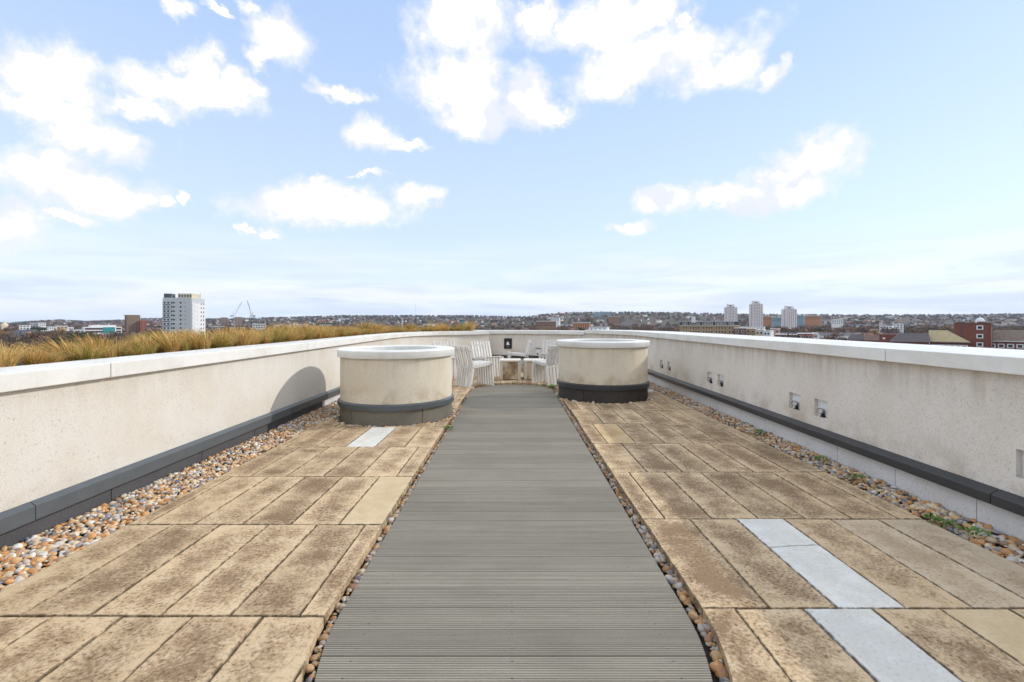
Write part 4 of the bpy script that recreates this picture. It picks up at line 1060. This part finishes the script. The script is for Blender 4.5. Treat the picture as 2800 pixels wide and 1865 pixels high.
for (x0, x1, yt, D, mt, lab) in LEFT:
    r = block('flat_roofed_block', lab, 'building', x0, x1, yt, D, 12, mt, R(random.uniform(-8, 14)), group='flat roofed town blocks')
    wd, h = r['_w'], r['_h']; n = max(3, int(wd / 3.2))
    win_grid(r, lin_(-wd/2 + .4, wd/2 - .4, n), [h - 1.9, h - 4.9], wd / n * 0.55, 1.3, True, pane=M_BLUEG if mt is M_STEEL else M_PANE)
    MB().box(-wd/2 - .2, wd/2 + .2, -.2, 12.2, h + .003, h + .45).build('roof', M_STEEL if mt is M_WHITEB else M_WHITEB, r)
for (x0, x1, yt, lab) in ((606, 622, 868, 'small brown tower left of the pale crane'), (645, 663, 867, 'small brown tower between the two cranes')):
    r = block('brown_tower', lab, 'tower block', x0, x1, yt, 1250, 14, plain('far_brown', (0.30, 0.21, 0.17), 0.9, 0.15, 0.2), R(10), group='small brown towers')
    win_grid(r, lin_(-7, 7, 4), [r['_h'] - 2 - 3 * i for i in range(7)], 1.6, 1.4, True)
r = block('green_roofed_building', 'brick building with a green metal roof behind the grass', 'building', 858, 924, 893, 560, 14, BR[0], R(4)); wd, h = r['_w'], r['_h']
MB().box(-wd/2 + 2, wd/2 - 2, 0.8, 13, h + .003, h + 3.4).build('upper_storey', M_STEEL, r)
MB().box(-wd/2 + 1.2, wd/2 - 1, 0, 14, h + 3.403, h + 4.6).build('roof', plain('green_metal', (0.10, 0.16, 0.09), 0.5, 0.1, 0.3), r)
me = MB().box(-.9, .9, 0.6, 1.0, -0.7, 0.7).mesh('window'); me.materials.append(M_FRAME)
for x in lin_(-wd/2 + 6, wd/2 - 6, 6): obj('window', me, None, r, (x, 0, h + 1.8))

# cranes, masts
def lattice(m, a, b, w_, n):
    a = Vector(a); b = Vector(b); t = (b - a).normalized(); u = t.cross(Vector((0, 1, 0))).normalized()
    for s_ in (-1, 1): m.hexa(a + u * s_ * w_ / 2, b + u * s_ * w_ / 2, w_ * 0.16, w_ * 0.16)
    for i in range(n):
        q0 = a.lerp(b, i / n); q1 = a.lerp(b, (i + 1) / n); s_ = 1 if i % 2 else -1
        m.hexa(q0 + u * s_ * w_ / 2, q1 - u * s_ * w_ / 2, w_ * 0.13, w_ * 0.13)
def crane(label, xm, ybase, ypiv, tip, D, mt):
    b = px(xm, ybase, D); gz = float(land(b.x, b.y)); r = empty('tower_crane', (b.x, b.y, gz)); tag(r, label, 'crane', 'tower cranes')
    pv = px(xm, ypiv, D) - r.location; tp = px(*tip, D) - r.location
    m = MB(); lattice(m, (0, 0, 0), pv, 1.4, 30); m.build('mast', mt, r)
    m = MB(); lattice(m, pv, tp, 1.0, 26); m.build('jib', mt, r)
    dr_ = -1 if tp.x > 0 else 1
    MB().box(pv.x + (dr_ * 2.6) - 2.2, pv.x + (dr_ * 2.6) + 2.2, -1.0, 1.0, pv.z - 0.8, pv.z + 0.8).build('counterweight', mt, r)
    MB().box(pv.x - 1.4, pv.x + 1.4, -2.4, -0.8, pv.z - 1.5, pv.z + 1.2).build('cab', M_FRAME, r)
    MB().hexa(pv + Vector((0, 0, 0)), pv + Vector((dr_ * 1.8, 0, 5)), 0.35, 0.35).hexa(pv + Vector((dr_ * 1.8, 0, 5)), pv.lerp(tp, 0.95), 0.12, 0.12).build('a_frame', mt, r)
M_CRANE1 = plain('crane_pale', (0.45, 0.46, 0.50), 0.5, 0.1, 0.2); M_CRANE2 = plain('crane_dark', (0.07, 0.08, 0.12), 0.5, 0.1, 0.2)
crane('pale luffing tower crane with its jib raised to the right', 640, 905, 864, (662, 825), 620, M_CRANE1)
crane('dark luffing tower crane with its jib raised to the left', 688, 905, 864, (676, 822), 640, M_CRANE2)
def mast(label, x, y0, y1, D, w_, mt, name='radio_mast'):
    b = px(x, y0, D); t = px(x, y1, D); r = empty(name, (b.x, b.y, b.z)); tag(r, label, 'mast'); H_ = t.z - b.z
    m = MB(); lattice(m, (-w_, 0, -25), (-w_ * 0.15, 0, H_ * 0.7), w_ * 0.35, 14); lattice(m, (w_, 0, -25), (w_ * 0.15, 0, H_ * 0.7), w_ * 0.35, 14); m.build('lattice', mt, r)
    MB().hexa((0, 0, H_ * 0.68), (0, 0, H_), w_ * 0.4, w_ * 0.4).build('antenna', mt, r)
M_MAST = plain('mast_grey', (0.35, 0.36, 0.40), 0.6, 0.1, 0.1)
mast('tall thin transmitter mast on the hill left of the deck end', 1136, 864, 828, 4700, 4.0, M_MAST)
mast('thin pale transmitter mast on the far hill above the sign', 1447, 862, 838, 4700, 2.5, M_MAST)
# posts between grass and hills
r = empty('lamp_mast', px(1099.6, 893, 300)); tag(r, 'slim white mast standing behind the grass', 'mast')
MB().hexa((0, 0, -14), (0, 0, 5.3), 0.45, 0.45).build('pole', M_FRAME, r); MB().box(-.5, .5, -.4, .4, 5.3, 5.8).build('lamp_head', M_GREYB, r)
c = px(1264.5, 896, 330); r = empty('teal_tower', (c.x, c.y, c.z)); tag(r, 'slim teal lattice tower with a flat platform behind the grass', 'tower')
m = MB(); lattice(m, (0, 0, -14), (0, 0, 6.0), 1.4, 26); m.build('lattice', M_TEAL, r); MB().box(-0.5, 0.5, -.3, .3, -14, 6).build('shaft', M_TEAL, r); MB().box(-1.3, 1.3, -1.3, 1.3, 6.003, 6.6).build('platform', M_GREYB, r)
c = px(1174, 884, 700); r = empty('yellow_hoist', (c.x, c.y, c.z)); tag(r, 'yellow hoist mast above the brown rooftops', 'mast')
m = MB(); lattice(m, (-1.6, 0, -18), (-1.6, 0, 6), 1.6, 12); lattice(m, (1.6, 0, -18), (1.6, 0, 6), 1.6, 12); m.build('lattice', M_YEL, r); MB().box(-3, 3, -1, 1, 6.003, 7.5).build('head', M_STEEL, r); MB().hexa((0, 0, 7.5), (0, 0, 11), .8, .8).build('jib', M_YEL, r)

# --- right side mid distance blocks
RIGHT = [(2006, 2040, 898, 330, BR[4], 'dark red brick garage block right of the mansard building'), (2040, 2065, 899, 335, M_TAN, 'tan brick block with a balcony beside the red garage'), (2022, 2090, 894.5, 370, M_WHITEB, 'long low building with a white roof edge behind the tan block'), (2065, 2088, 903, 330, M_CREAMB, 'cream block with flat roof beside the tan block'), (2087, 2107, 905, 325, M_WHITEB, 'small white block with dark balcony beyond the right parapet'), (2106, 2132, 900, 360, plain('pink_render', (0.50, 0.28, 0.25), 0.9, 0.15, 0.5), 'pink rendered terrace end beyond the right parapet'),
         (2120, 2180, 915.5, 300, BR[4], 'low dark red brick wall building just above the right coping'), (2181, 2200, 913, 305, BR[0], 'bright red brick house half left of the white shed'), (2201, 2221, 913, 305, BR[0], 'bright red brick house half next to the white shed'), (2225, 2236, 911.5, 310, M_WHITEB, 'small white shed above the right coping'),
         (2086, 2110, 865, 1150, M_ORB, 'orange brick school block between the white towers'), (2110, 2137, 868, 1120, M_BLUEG, 'blue glass school block between the white towers'), (2178, 2198, 862, 1200, M_BLUEG, 'blue glass block right of the white towers'), (2198, 2245, 864, 1220, M_ORB, 'long brown block right of the white towers'),
         (1627, 1668, 853, 2400, M_BLUEG, 'glass office block on the ridge above the right vent'), (1567, 1612, 883, 760, M_ORB, 'orange brick flats with dark openings above the far wall'), (1466, 1520, 879, 900, BR[1], 'brown flats with a row of arches above the far wall'), (1609, 1660, 895, 400, M_WHITEB, 'low white roofed shed just above the far wall'),
         (1506, 1530, 869, 1200, M_WHITEB, 'white gabled block above the brown arcaded flats'), (1665, 1695, 866, 1500, BR[1], 'long brown block with a white roof on the hillside above the right vent'), (2274, 2305, 873, 900, M_WHITEB, 'white flat roofed block among the distant red houses'), (2404, 2440, 892, 620, M_WHITEB, 'white gable wall among the distant houses, right of centre'), (2440, 2470, 886, 700, M_WHITEB, 'white shop block among the distant houses')]
for (x0, x1, yt, D, mt, lab) in RIGHT:
    r = block('flat_roofed_block', lab, 'building', x0, x1, yt, D, 11, mt, R(random.uniform(-12, 4)), group='flat roofed town blocks')
    wd, h = r['_w'], r['_h']; n = max(2, int(wd / 3.4))
    if D < 500: win_grid(r, lin_(-wd/2 + .4, wd/2 - .4, n), [h - 2.0, h - 4.9], min(1.5, wd / n * 0.5), 1.3, D > 400, frame=M_FRAME if mt is not M_WHITEB else None)
    elif D < 1500: win_grid(r, lin_(-wd/2 + .4, wd/2 - .4, n), [h - 1.9, h - 4.9, h - 7.9], wd / n * 0.5, 1.4, True)
    MB().box(-wd/2 - .2, wd/2 + .2, -.2, 11.2, h + .003, h + (.4 if D < 500 else .9)).build('roof', M_WHITEB if mt is not M_WHITEB else M_GREYB, r)

# --- red brick stair tower with pitched roof wings, near right
D = 150.0
M_BRK = plain('red_brick_near', (0.20, 0.072, 0.052), 0.9, 0.35, 2.2)
M_TILEN = plain('mossy_roof_tile', (0.21, 0.165, 0.125), 0.9, 0.5, 1.1, bump=0.5, bscale=4)
M_TILEY = plain('sunlit_roof_tile', (0.42, 0.34, 0.19), 0.9, 0.35, 1.4, bump=0.5, bscale=4)  # sunlit yellow of the roof slope put into the tile colour
M_TILED = plain('dark_roof_tile', (0.10, 0.085, 0.085), 0.85, 0.4, 1.2, bump=0.4, bscale=4)
r = block('brick_stair_tower', 'red brick stair tower with white windows and two drainpipes', 'tower', 2608, 2709, 884.5, D, 9, M_BRK, R(-4)); wd, h = r['_w'], r['_h']
MB().box(-wd/2 - .15, wd/2 + .15, -.15, 9.1, h + .003, h + .25).build('coping', BR[4], r)
MB().box(-wd/2 + .6, -wd/2 + 2.6, .5, 3, h + .253, h + .6).box(wd/2 - 3.2, wd/2 - 1.2, .5, 3, h + .253, h + .6).build('roof_hatch', M_STEEL, r)
for sx, q in ((-1, -2.35), (1, 4.55)):
    MB().box(q - .09, q + .09, -.2, -.01, 0, h - .9).box(q - .28, q + .28, -.28, -.01, h - .9, h - .5).build('drainpipe', M_STEEL, r)
wf = MB().box(-.78, .78, -.06, .1, -.70, .70).mesh('window'); wf.materials.append(M_FRAME); wp = MB().box(-.5, .5, -.09, .05, -.44, .44).mesh('pane'); wp.materials.append(M_PANE)
for yy2 in (895.5, 919, 941.5):
    o = obj('window', wf, None, r, (1.75, 0, px(0, yy2, D).z - GZ)); obj('pane', wp, None, o)
for (x0, x1, xr0, xr1, yr_, ye, Dd, mt, lab, hips) in ((2541, 2650, 2526, 2607, 908, 936, 148, M_TILEY, 'brick wing with a sunlit yellow pitched roof left of the stair tower', (0.0, 5.5)), (2692, 2860, 2712, 2860, 907, 934, 147, M_TILEN, 'brick wing with a mossy pitched roof right of the stair tower', (2.4, 0.0))):
    r = block('brick_wing', lab, 'building', x0, x1, ye, Dd, 9, M_BRK, 0.0, group='brick wings'); wd, h = r['_w'], r['_h']
    gable(r, -wd/2, wd/2, 0, 9, h + .003, px(0, yr_, Dd).z - px(0, ye, Dd).z + 0.5, mt, 'x', *hips)
    MB().box(-wd/2 - .4, wd/2 + .4, -.5, -.3, h - .12, h + .12).build('gutter', M_FRAME if hips[0] else M_STEEL, r)
    for x in lin_(-wd/2 + .5, wd/2 - .5, 6):
        o = obj('window', wf, None, r, (x, 0, h - 1.5)); obj('pane', wp, None, o)
r = block('slate_roofed_building', 'building with a dark sloping slate roof left of the yellow roof', 'building', 2440, 2540, 935, 152, 9, M_BRK, R(5)); gable(r, -r['_w']/2, r['_w']/2, 0, 9, r['_h'], 2.9, M_TILED, 'x', 2.5, 0)
r = block('brick_lift_house', 'small red brick lift house with a railing on its flat roof', 'building', 2404, 2452, 914, 175, 6, M_BRK, R(-3)); wd, h = r['_w'], r['_h']
m = MB()
for i in range(8): m.box(-wd/2 + .3 + i * (wd - .6) / 7 - .03, -wd/2 + .3 + i * (wd - .6) / 7 + .03, 0.1, 0.16, h, h + .95)
m.hexa((-wd/2 + .3, .13, h + .95), (wd/2 - .3, .13, h + .95), .07, .07).hexa((-wd/2 + .3, .13, h + .5), (wd/2 - .3, .13, h + .5), .05, .05).build('railing', M_STEEL, r)
for x in (-1.2, 2.1): o = obj('window', wf, None, r, (x, 0, h - 1.6)); o.scale = (.5, 1, .5)
for (x0, x1, ye, Dd, lab) in ((2318, 2362, 929.5, 190, 'dark slate roof with a pale verge just above the right coping'), (2362, 2404, 931, 185, 'brown tiled roof between the slate roof and the lift house'), (2452, 2500, 934, 200, 'grey slate roof right of the lift house')):
    r = block('pitched_roof_house', lab, 'house', x0, x1, ye, Dd, 8, M_BRK, R(-4), group='houses under the right parapet'); gable(r, -r['_w']/2, r['_w']/2, 0, 8, r['_h'], 2.3, M_TILED if x0 != 2362 else RF[1], 'x', 1.0, 0.6)
    MB().box(r['_w']/2 - 0.9, r['_w']/2 - 0.2, 3.5, 4.5, r['_h'] + 0.3, r['_h'] + 3.0).build('chimney', BR[1], r)
c = px(2680, 880, 420); r = empty('white_dome', (c.x, c.y, c.z)); r.scale = (0.66, 0.66, 0.8); tag(r, 'white domed roof behind the brick stair tower', 'dome')
o = MB().lathe([(5.0, -1), (4.9, 0.6), (4.3, 2.2), (3.2, 3.5), (1.8, 4.4), (0.5, 4.8), (0.4, 5.8), (0.05, 6.2)], 24).build('dome', M_WHITEB, r); smooth_by_angle(o.data, 50)
MB().lathe([(4.6, -16), (4.6, -1)], 20).build('drum', M_WHITEB, r)

# ------------------------------------------------------------------ streets of small houses and winter trees
PARX = np.array([0, 200, 450, 700, 860, 1000, 1300, 1340, 1700, 1783, 1945, 2200, 2500, 2800], float)
PARY = np.array([940, 930, 912, 905, 897, 897, 901, 903, 901, 905, 914, 925, 937, 951], float)
def in_view(x, y, ztop, margin=10):
    xp = 1400 + F * x / y; yp = HZ - (ztop - CAMZ) * F / y
    return (xp > -60) & (xp < 2860) & (yp < np.interp(xp, PARX, PARY) + margin)
houses = []      # x, y, z, rot, w, d, h, rise, wall, roof
rs = random.Random(5)
zones = [q for q in bpy.data.objects if q.get('category') in ('building', 'tower block', 'tower', 'house')]
occ = [(q.location.x, q.location.y, 26.0 if q.location.y < 260 else 30.0) for q in zones]
while len(houses) < 6200:
    Dd = math.sqrt(rs.uniform(300 ** 2, 3300 ** 2)) if rs.random() < 0.6 else rs.uniform(300, 1500)
    X, Y = Dd * rs.uniform(-1.17, 1.17), Dd
    if not in_view(X, Y, float(land(X, Y)) + 8, 14): continue
    rot = rs.choice([0.1, 0.1 + math.pi / 2, -0.5, 0.9]) + rs.uniform(-.15, .15)
    n = rs.randint(3, 9); wdt = rs.uniform(5.0, 7.5); wall = rs.choices([0, 1, 2, 3, 4], [4, 5, 3, 4.5, 1])[0]; rf = rs.choices([0, 1, 2], [5, 5, 2])[0]
    hh = rs.uniform(5.5, 8.0); dpt = rs.uniform(7, 10); rise = rs.uniform(2.2, 3.4)
    for i in range(n):
        q = (i - n / 2) * wdt; hx, hy = X + q * math.cos(rot), Y + q * math.sin(rot)
        if any(abs(hx - ox) < rr_ and abs(hy - oy) < rr_ for ox, oy, rr_ in occ): continue
        houses.append((hx, hy, float(land(hx, hy)), rot, wdt, dpt, hh, rise, wall if rs.random() < 0.8 else 3, rf))
H = np.array(houses)
vis = in_view(H[:, 0], H[:, 1], H[:, 2] + H[:, 6] + H[:, 7], 0)
order = np.argsort(np.where(vis, H[:, 1], 1e7)); near, farh = order[:290], order[290:]
HM = {}
def house_meshes(wdt, dpt, hh, rise, wall, rf):
    key = (round(wdt), round(dpt / 1.5), round(hh / 1.2), wall, rf)
    if key in HM: return HM[key]
    wm = MB().box(-wdt/2, wdt/2, -dpt/2, dpt/2, -1, hh).add([(-wdt/2, -dpt/2, hh + .002), (-wdt/2, dpt/2, hh + .002), (-wdt/2, 0, hh + rise - .15), (wdt/2, -dpt/2, hh + .002), (wdt/2, dpt/2, hh + .002), (wdt/2, 0, hh + rise - .15)], [(0, 2, 1), (3, 4, 5)]).mesh('wall'); wm.materials.append(BR[wall])
    rm = MB().add([(-wdt/2, -dpt/2 - .4, hh - .1), (wdt/2, -dpt/2 - .4, hh - .1), (wdt/2, 0, hh + rise), (-wdt/2, 0, hh + rise), (-wdt/2, dpt/2 + .4, hh - .1), (wdt/2, dpt/2 + .4, hh - .1)], [(0, 1, 2, 3), (3, 2, 5, 4)]).mesh('roof'); rm.materials.append(RF[rf])
    cm = MB().box(-wdt/2 + .1, -wdt/2 + 1.0, -.5, .5, hh + rise - .8, hh + rise + 1.1).mesh('chimney'); cm.materials.append(BR[wall if wall != 3 else 1])
    nm = MB()
    for z in (1.8, 4.6):
        for x in (-wdt/4, wdt/4):
            for s_ in (-1, 1): nm.box(x - .65, x + .65, s_ * dpt/2 - .06, s_ * dpt/2 + .06, z - .75, z + .75)
    nm = nm.mesh('windows'); nm.materials.append(M_FRAME)
    HM[key] = (wm, rm, cm, nm); return HM[key]
WN = ['red brick', 'brown brick', 'yellow stock brick', 'white rendered', 'dark brick']; RN = ['slate', 'brown tiled', 'red tiled']
for i in near:
    x, y, z, rot, wdt, dpt, hh, rise, wall, rf = H[i]; wall, rf = int(wall), int(rf)
    r = empty('terraced_house', (x, y, z), rot)
    sidew = 'beyond the grass wall' if x < -0.05 * y else 'beyond the right parapet'
    tag(r, f'small {WN[wall]} terraced house with {RN[rf]} roof {sidew}', 'house', f'{WN[wall]} {RN[rf]} houses {sidew}')
    wm, rm, cm, nm = house_meshes(wdt, dpt, hh, rise, wall, rf)
    obj('wall', wm, None, r); rr2 = obj('roof', rm, None, r); obj('chimney', cm, None, rr2); tag(obj('windows', nm, None, r), kind='stuff')
# far houses as one mass
hb = MB().box(-.5, .5, -.5, .5, 0, 1); nb = 8
f = H[farh]; n = len(f); cr, sr = np.cos(f[:, 3]), np.sin(f[:, 3])
BV = np.array([(-.5,-.5,0,0),(.5,-.5,0,0),(.5,.5,0,0),(-.5,.5,0,0),(-.5,-.5,1,0),(.5,-.5,1,0),(.5,.5,1,0),(-.5,.5,1,0),
               (-.5,0,1,1),(.5,0,1,1), (-.5,-.55,1,0),(.5,-.55,1,0),(.5,.55,1,0),(-.5,.55,1,0),(-.5,0,1,1),(.5,0,1,1)], float)
BF = np.array([(0,1,5),(0,5,4),(1,2,6),(1,6,5),(2,3,7),(2,7,6),(3,0,4),(3,4,7),(4,8,7),(5,6,9),(10,11,15),(10,15,14),(12,13,14),(12,14,15)])
lx = BV[None, :, 0] * f[:, 4, None]; ly = BV[None, :, 1] * f[:, 5, None]
vz = f[:, 2, None] + BV[None, :, 2] * f[:, 6, None] + BV[None, :, 3] * f[:, 7, None]
V = np.stack([f[:, 0, None] + lx * cr[:, None] - ly * sr[:, None], f[:, 1, None] + lx * sr[:, None] + ly * cr[:, None], vz], -1)
WC = np.array([(0.30,0.11,0.07),(0.27,0.165,0.105),(0.43,0.31,0.18),(0.74,0.72,0.68),(0.17,0.085,0.065)]); RC = np.array([(0.085,0.085,0.10),(0.17,0.10,0.075),(0.26,0.115,0.075)])
K = np.zeros((n, 16, 3)); K[:, :10] = WC[f[:, 8].astype(int)][:, None]; K[:, 10:] = RC[f[:, 9].astype(int)][:, None]; K *= RNG.uniform(0.8, 1.2, (n, 1, 1))
me = tri_mesh('distant_houses', V.reshape(-1, 3), (BF[None] + (np.arange(n) * 16)[:, None, None]).reshape(-1, 3), K.reshape(-1, 3))
tag(obj('distant_houses', me, attr_mat('distant_house_walls', 0.85, 0.15, 0.3)), 'mass of distant brick houses merging towards the hills', 'houses', kind='stuff')

# trees: crown built of many thin twig slivers
def crown_arrays(n, rnd, slim):
    u = rnd.normal(0, 1, (n, 3)); u /= np.linalg.norm(u, axis=1)[:, None]
    rad = rnd.uniform(0.25, 1.0, n) ** 0.6
    lob = 1 + 0.22 * np.sin(3.1 * u[:, 0] + rnd.uniform(0, 6)) * np.cos(2.7 * u[:, 2] + rnd.uniform(0, 6)) + 0.15 * np.sin(5 * u[:, 1] + rnd.uniform(0, 6))
    c = u * (rad * lob)[:, None] * [0.46, 0.46, 0.40] + [0, 0, 0.60]
    dirv = u + rnd.normal(0, 0.55, (n, 3)) + [0, 0, 0.45]; dirv /= np.linalg.norm(dirv, axis=1)[:, None]
    sd = np.cross(dirv, rnd.normal(0, 1, (n, 3))); sd /= np.linalg.norm(sd, axis=1)[:, None]
    L = rnd.uniform(0.07, 0.16, (n, 1)); wv = L * slim
    return np.stack([c - sd * wv, c + sd * wv, c + dirv * L], 1)
TREE_COL = [(0.18, 0.125, 0.088), (0.21, 0.135, 0.10), (0.155, 0.118, 0.10), (0.062, 0.078, 0.045), (0.32, 0.20, 0.06)]
TN = ['bare brown winter tree', 'bare reddish winter tree', 'bare grey winter tree', 'dark evergreen tree', 'golden leaved tree']
TMAT = [plain('twigs_%s' % nm, c, 0.95, 0.35, 0.5, spec=0.1) for nm, c in zip(('brown', 'reddish', 'grey', 'green', 'golden'), TREE_COL)]
M_BARK = plain('bark', (0.09, 0.07, 0.055), 0.95, 0.3, 2)
CROWN = {}
for kq in range(5):
    for v_ in range(3):
        a = crown_arrays(800 if kq < 3 else 1000, RNG, 0.20 if kq < 3 else 0.36)
        me = tri_mesh('crown', a.reshape(-1, 3), np.arange(len(a) * 3).reshape(-1, 3)); me.materials.append(TMAT[kq]); CROWN[kq, v_] = me
m = MB()
m.lathe([(0.030, -0.05), (0.020, 0.2), (0.014, 0.45), (0.006, 0.8)], 7)
for i in range(7):
    a = i * 0.9; z0 = 0.22 + 0.05 * i; m.hexa((0, 0, z0), (0.3 * math.cos(a), 0.3 * math.sin(a), z0 + 0.28), 0.012, 0.012)
TRUNK = m.mesh('trunk'); TRUNK.materials.append(M_BARK)
trees = []
while len(trees) < 7500:
    q = rs.random()
    Dd = rs.uniform(260, 1300) if q < 0.36 else math.sqrt(rs.uniform(600 ** 2, 4700 ** 2))
    X, Y = Dd * rs.uniform(-1.17, 1.17), Dd
    cl_ = math.sin(X * 0.011 + 2.0 * math.sin(Y * 0.006)) + math.sin(Y * 0.009 + X * 0.004)
    if cl_ < rs.uniform(-1.6, 0.9): continue
    gz = float(land(X, Y)); hh = rs.uniform(6, 15)
    if Dd > 1800: hh *= 1.15
    if not in_view(X, Y, gz + hh, 8): continue
    if any(abs(X - ox) < 17 and -20 < Y - oy < 17 for ox, oy, _ in occ): continue
    # do not hide the named landmarks
    xp = 1400 + F * X / Y; yp = HZ - (gz + hh - CAMZ) * F / Y
    if Y < 860 and 1965 < xp < 2195 and yp < 871: continue
    if Y < 366 and 1840 < xp < 2250 and yp < 905: continue
    if Y < 860 and 1845 < xp < 1965 and yp < 866: continue
    if Y < 640 and (225 < xp < 410) and yp < 908: continue
    trees.append((X, Y, gz, hh, rs.choices(range(5), [8, 5, 5, 2.2, 0.6])[0] if Dd < 2500 else rs.choices(range(5), [3, 2, 5, 5, 0])[0]))
T = np.array(trees); vis = in_view(T[:, 0], T[:, 1], T[:, 2] + T[:, 3], 0); order = np.argsort(np.where(vis, T[:, 1] / T[:, 3], 1e7)); nt_, ft_ = order[:290], order[290:]
for i in nt_:
    x, y, z, hh, kq = T[i]; kq = int(kq)
    r = empty('winter_tree' if kq < 3 else ('evergreen_tree' if kq == 3 else 'golden_tree'), (x, y, z), random.uniform(0, 6)); r.scale = (hh * random.uniform(.85, 1.15), hh * random.uniform(.85, 1.15), hh)
    sidew = 'beyond the grass wall' if x < -0.05 * y else 'beyond the right parapet'
    sz = 'small' if hh < 9 else ('tall' if hh > 12.5 else 'medium')
    tag(r, f'{sz} {TN[kq]} among the rooftops {sidew}', 'tree', f'{sz} {TN[kq]}s {sidew}')
    obj('crown', CROWN[kq, random.randrange(3)], None, r); obj('trunk', TRUNK, None, r)
f = T[ft_]; n = len(f); nb = 110
base_c = [crown_arrays(nb, RNG, 0.42) * [1, 1, 1] for _ in range(12)]
base_c = [a + (a - a.mean(1, keepdims=True)) * 0.9 for a in base_c]
pick = RNG.integers(0, 12, n); yaw = RNG.uniform(0, 6.28, n); cy, sy = np.cos(yaw), np.sin(yaw)
A = np.stack(base_c)[pick].reshape(n, nb * 3, 3); hx = f[:, 3, None] * RNG.uniform(.8, 1.2, (n, 1))
V = np.stack([f[:, 0, None] + (A[..., 0] * cy[:, None] - A[..., 1] * sy[:, None]) * hx, f[:, 1, None] + (A[..., 0] * sy[:, None] + A[..., 1] * cy[:, None]) * hx, f[:, 2, None] + (A[..., 2] - 0.08) * f[:, 3, None]], -1)
K = np.repeat((np.array(TREE_COL)[f[:, 4].astype(int)] * RNG.uniform(.75, 1.25, (n, 1)))[:, None], nb * 3, 1)
me = tri_mesh('distant_trees', V.reshape(-1, 3), np.arange(n * nb * 3).reshape(-1, 3), K.reshape(-1, 3))
tag(obj('distant_trees', me, attr_mat('distant_tree_twigs', 0.95, 0.2, 0.3)), 'mass of distant bare trees covering the far town and hills', 'trees', kind='stuff')

# ------------------------------------------------------------------ the air
M_HZ = bpy.data.materials.new('haze'); M_HZ.use_nodes = True; t = M_HZ.node_tree; t.nodes.clear()
ho = t.nodes.new('ShaderNodeOutputMaterial'); hv = t.nodes.new('ShaderNodeVolumePrincipled'); t.links.new(hv.outputs[0], ho.inputs['Volume'])
hv.inputs['Color'].default_value = (0.72, 0.84, 1.0, 1); hv.inputs['Density'].default_value = 0.000045; hv.inputs['Anisotropy'].default_value = 0.2
zmin = -260.0
tag(MB().box(-7300, 7300, -7300, 7300, -240, 190).build('haze', M_HZ), kind='stuff')
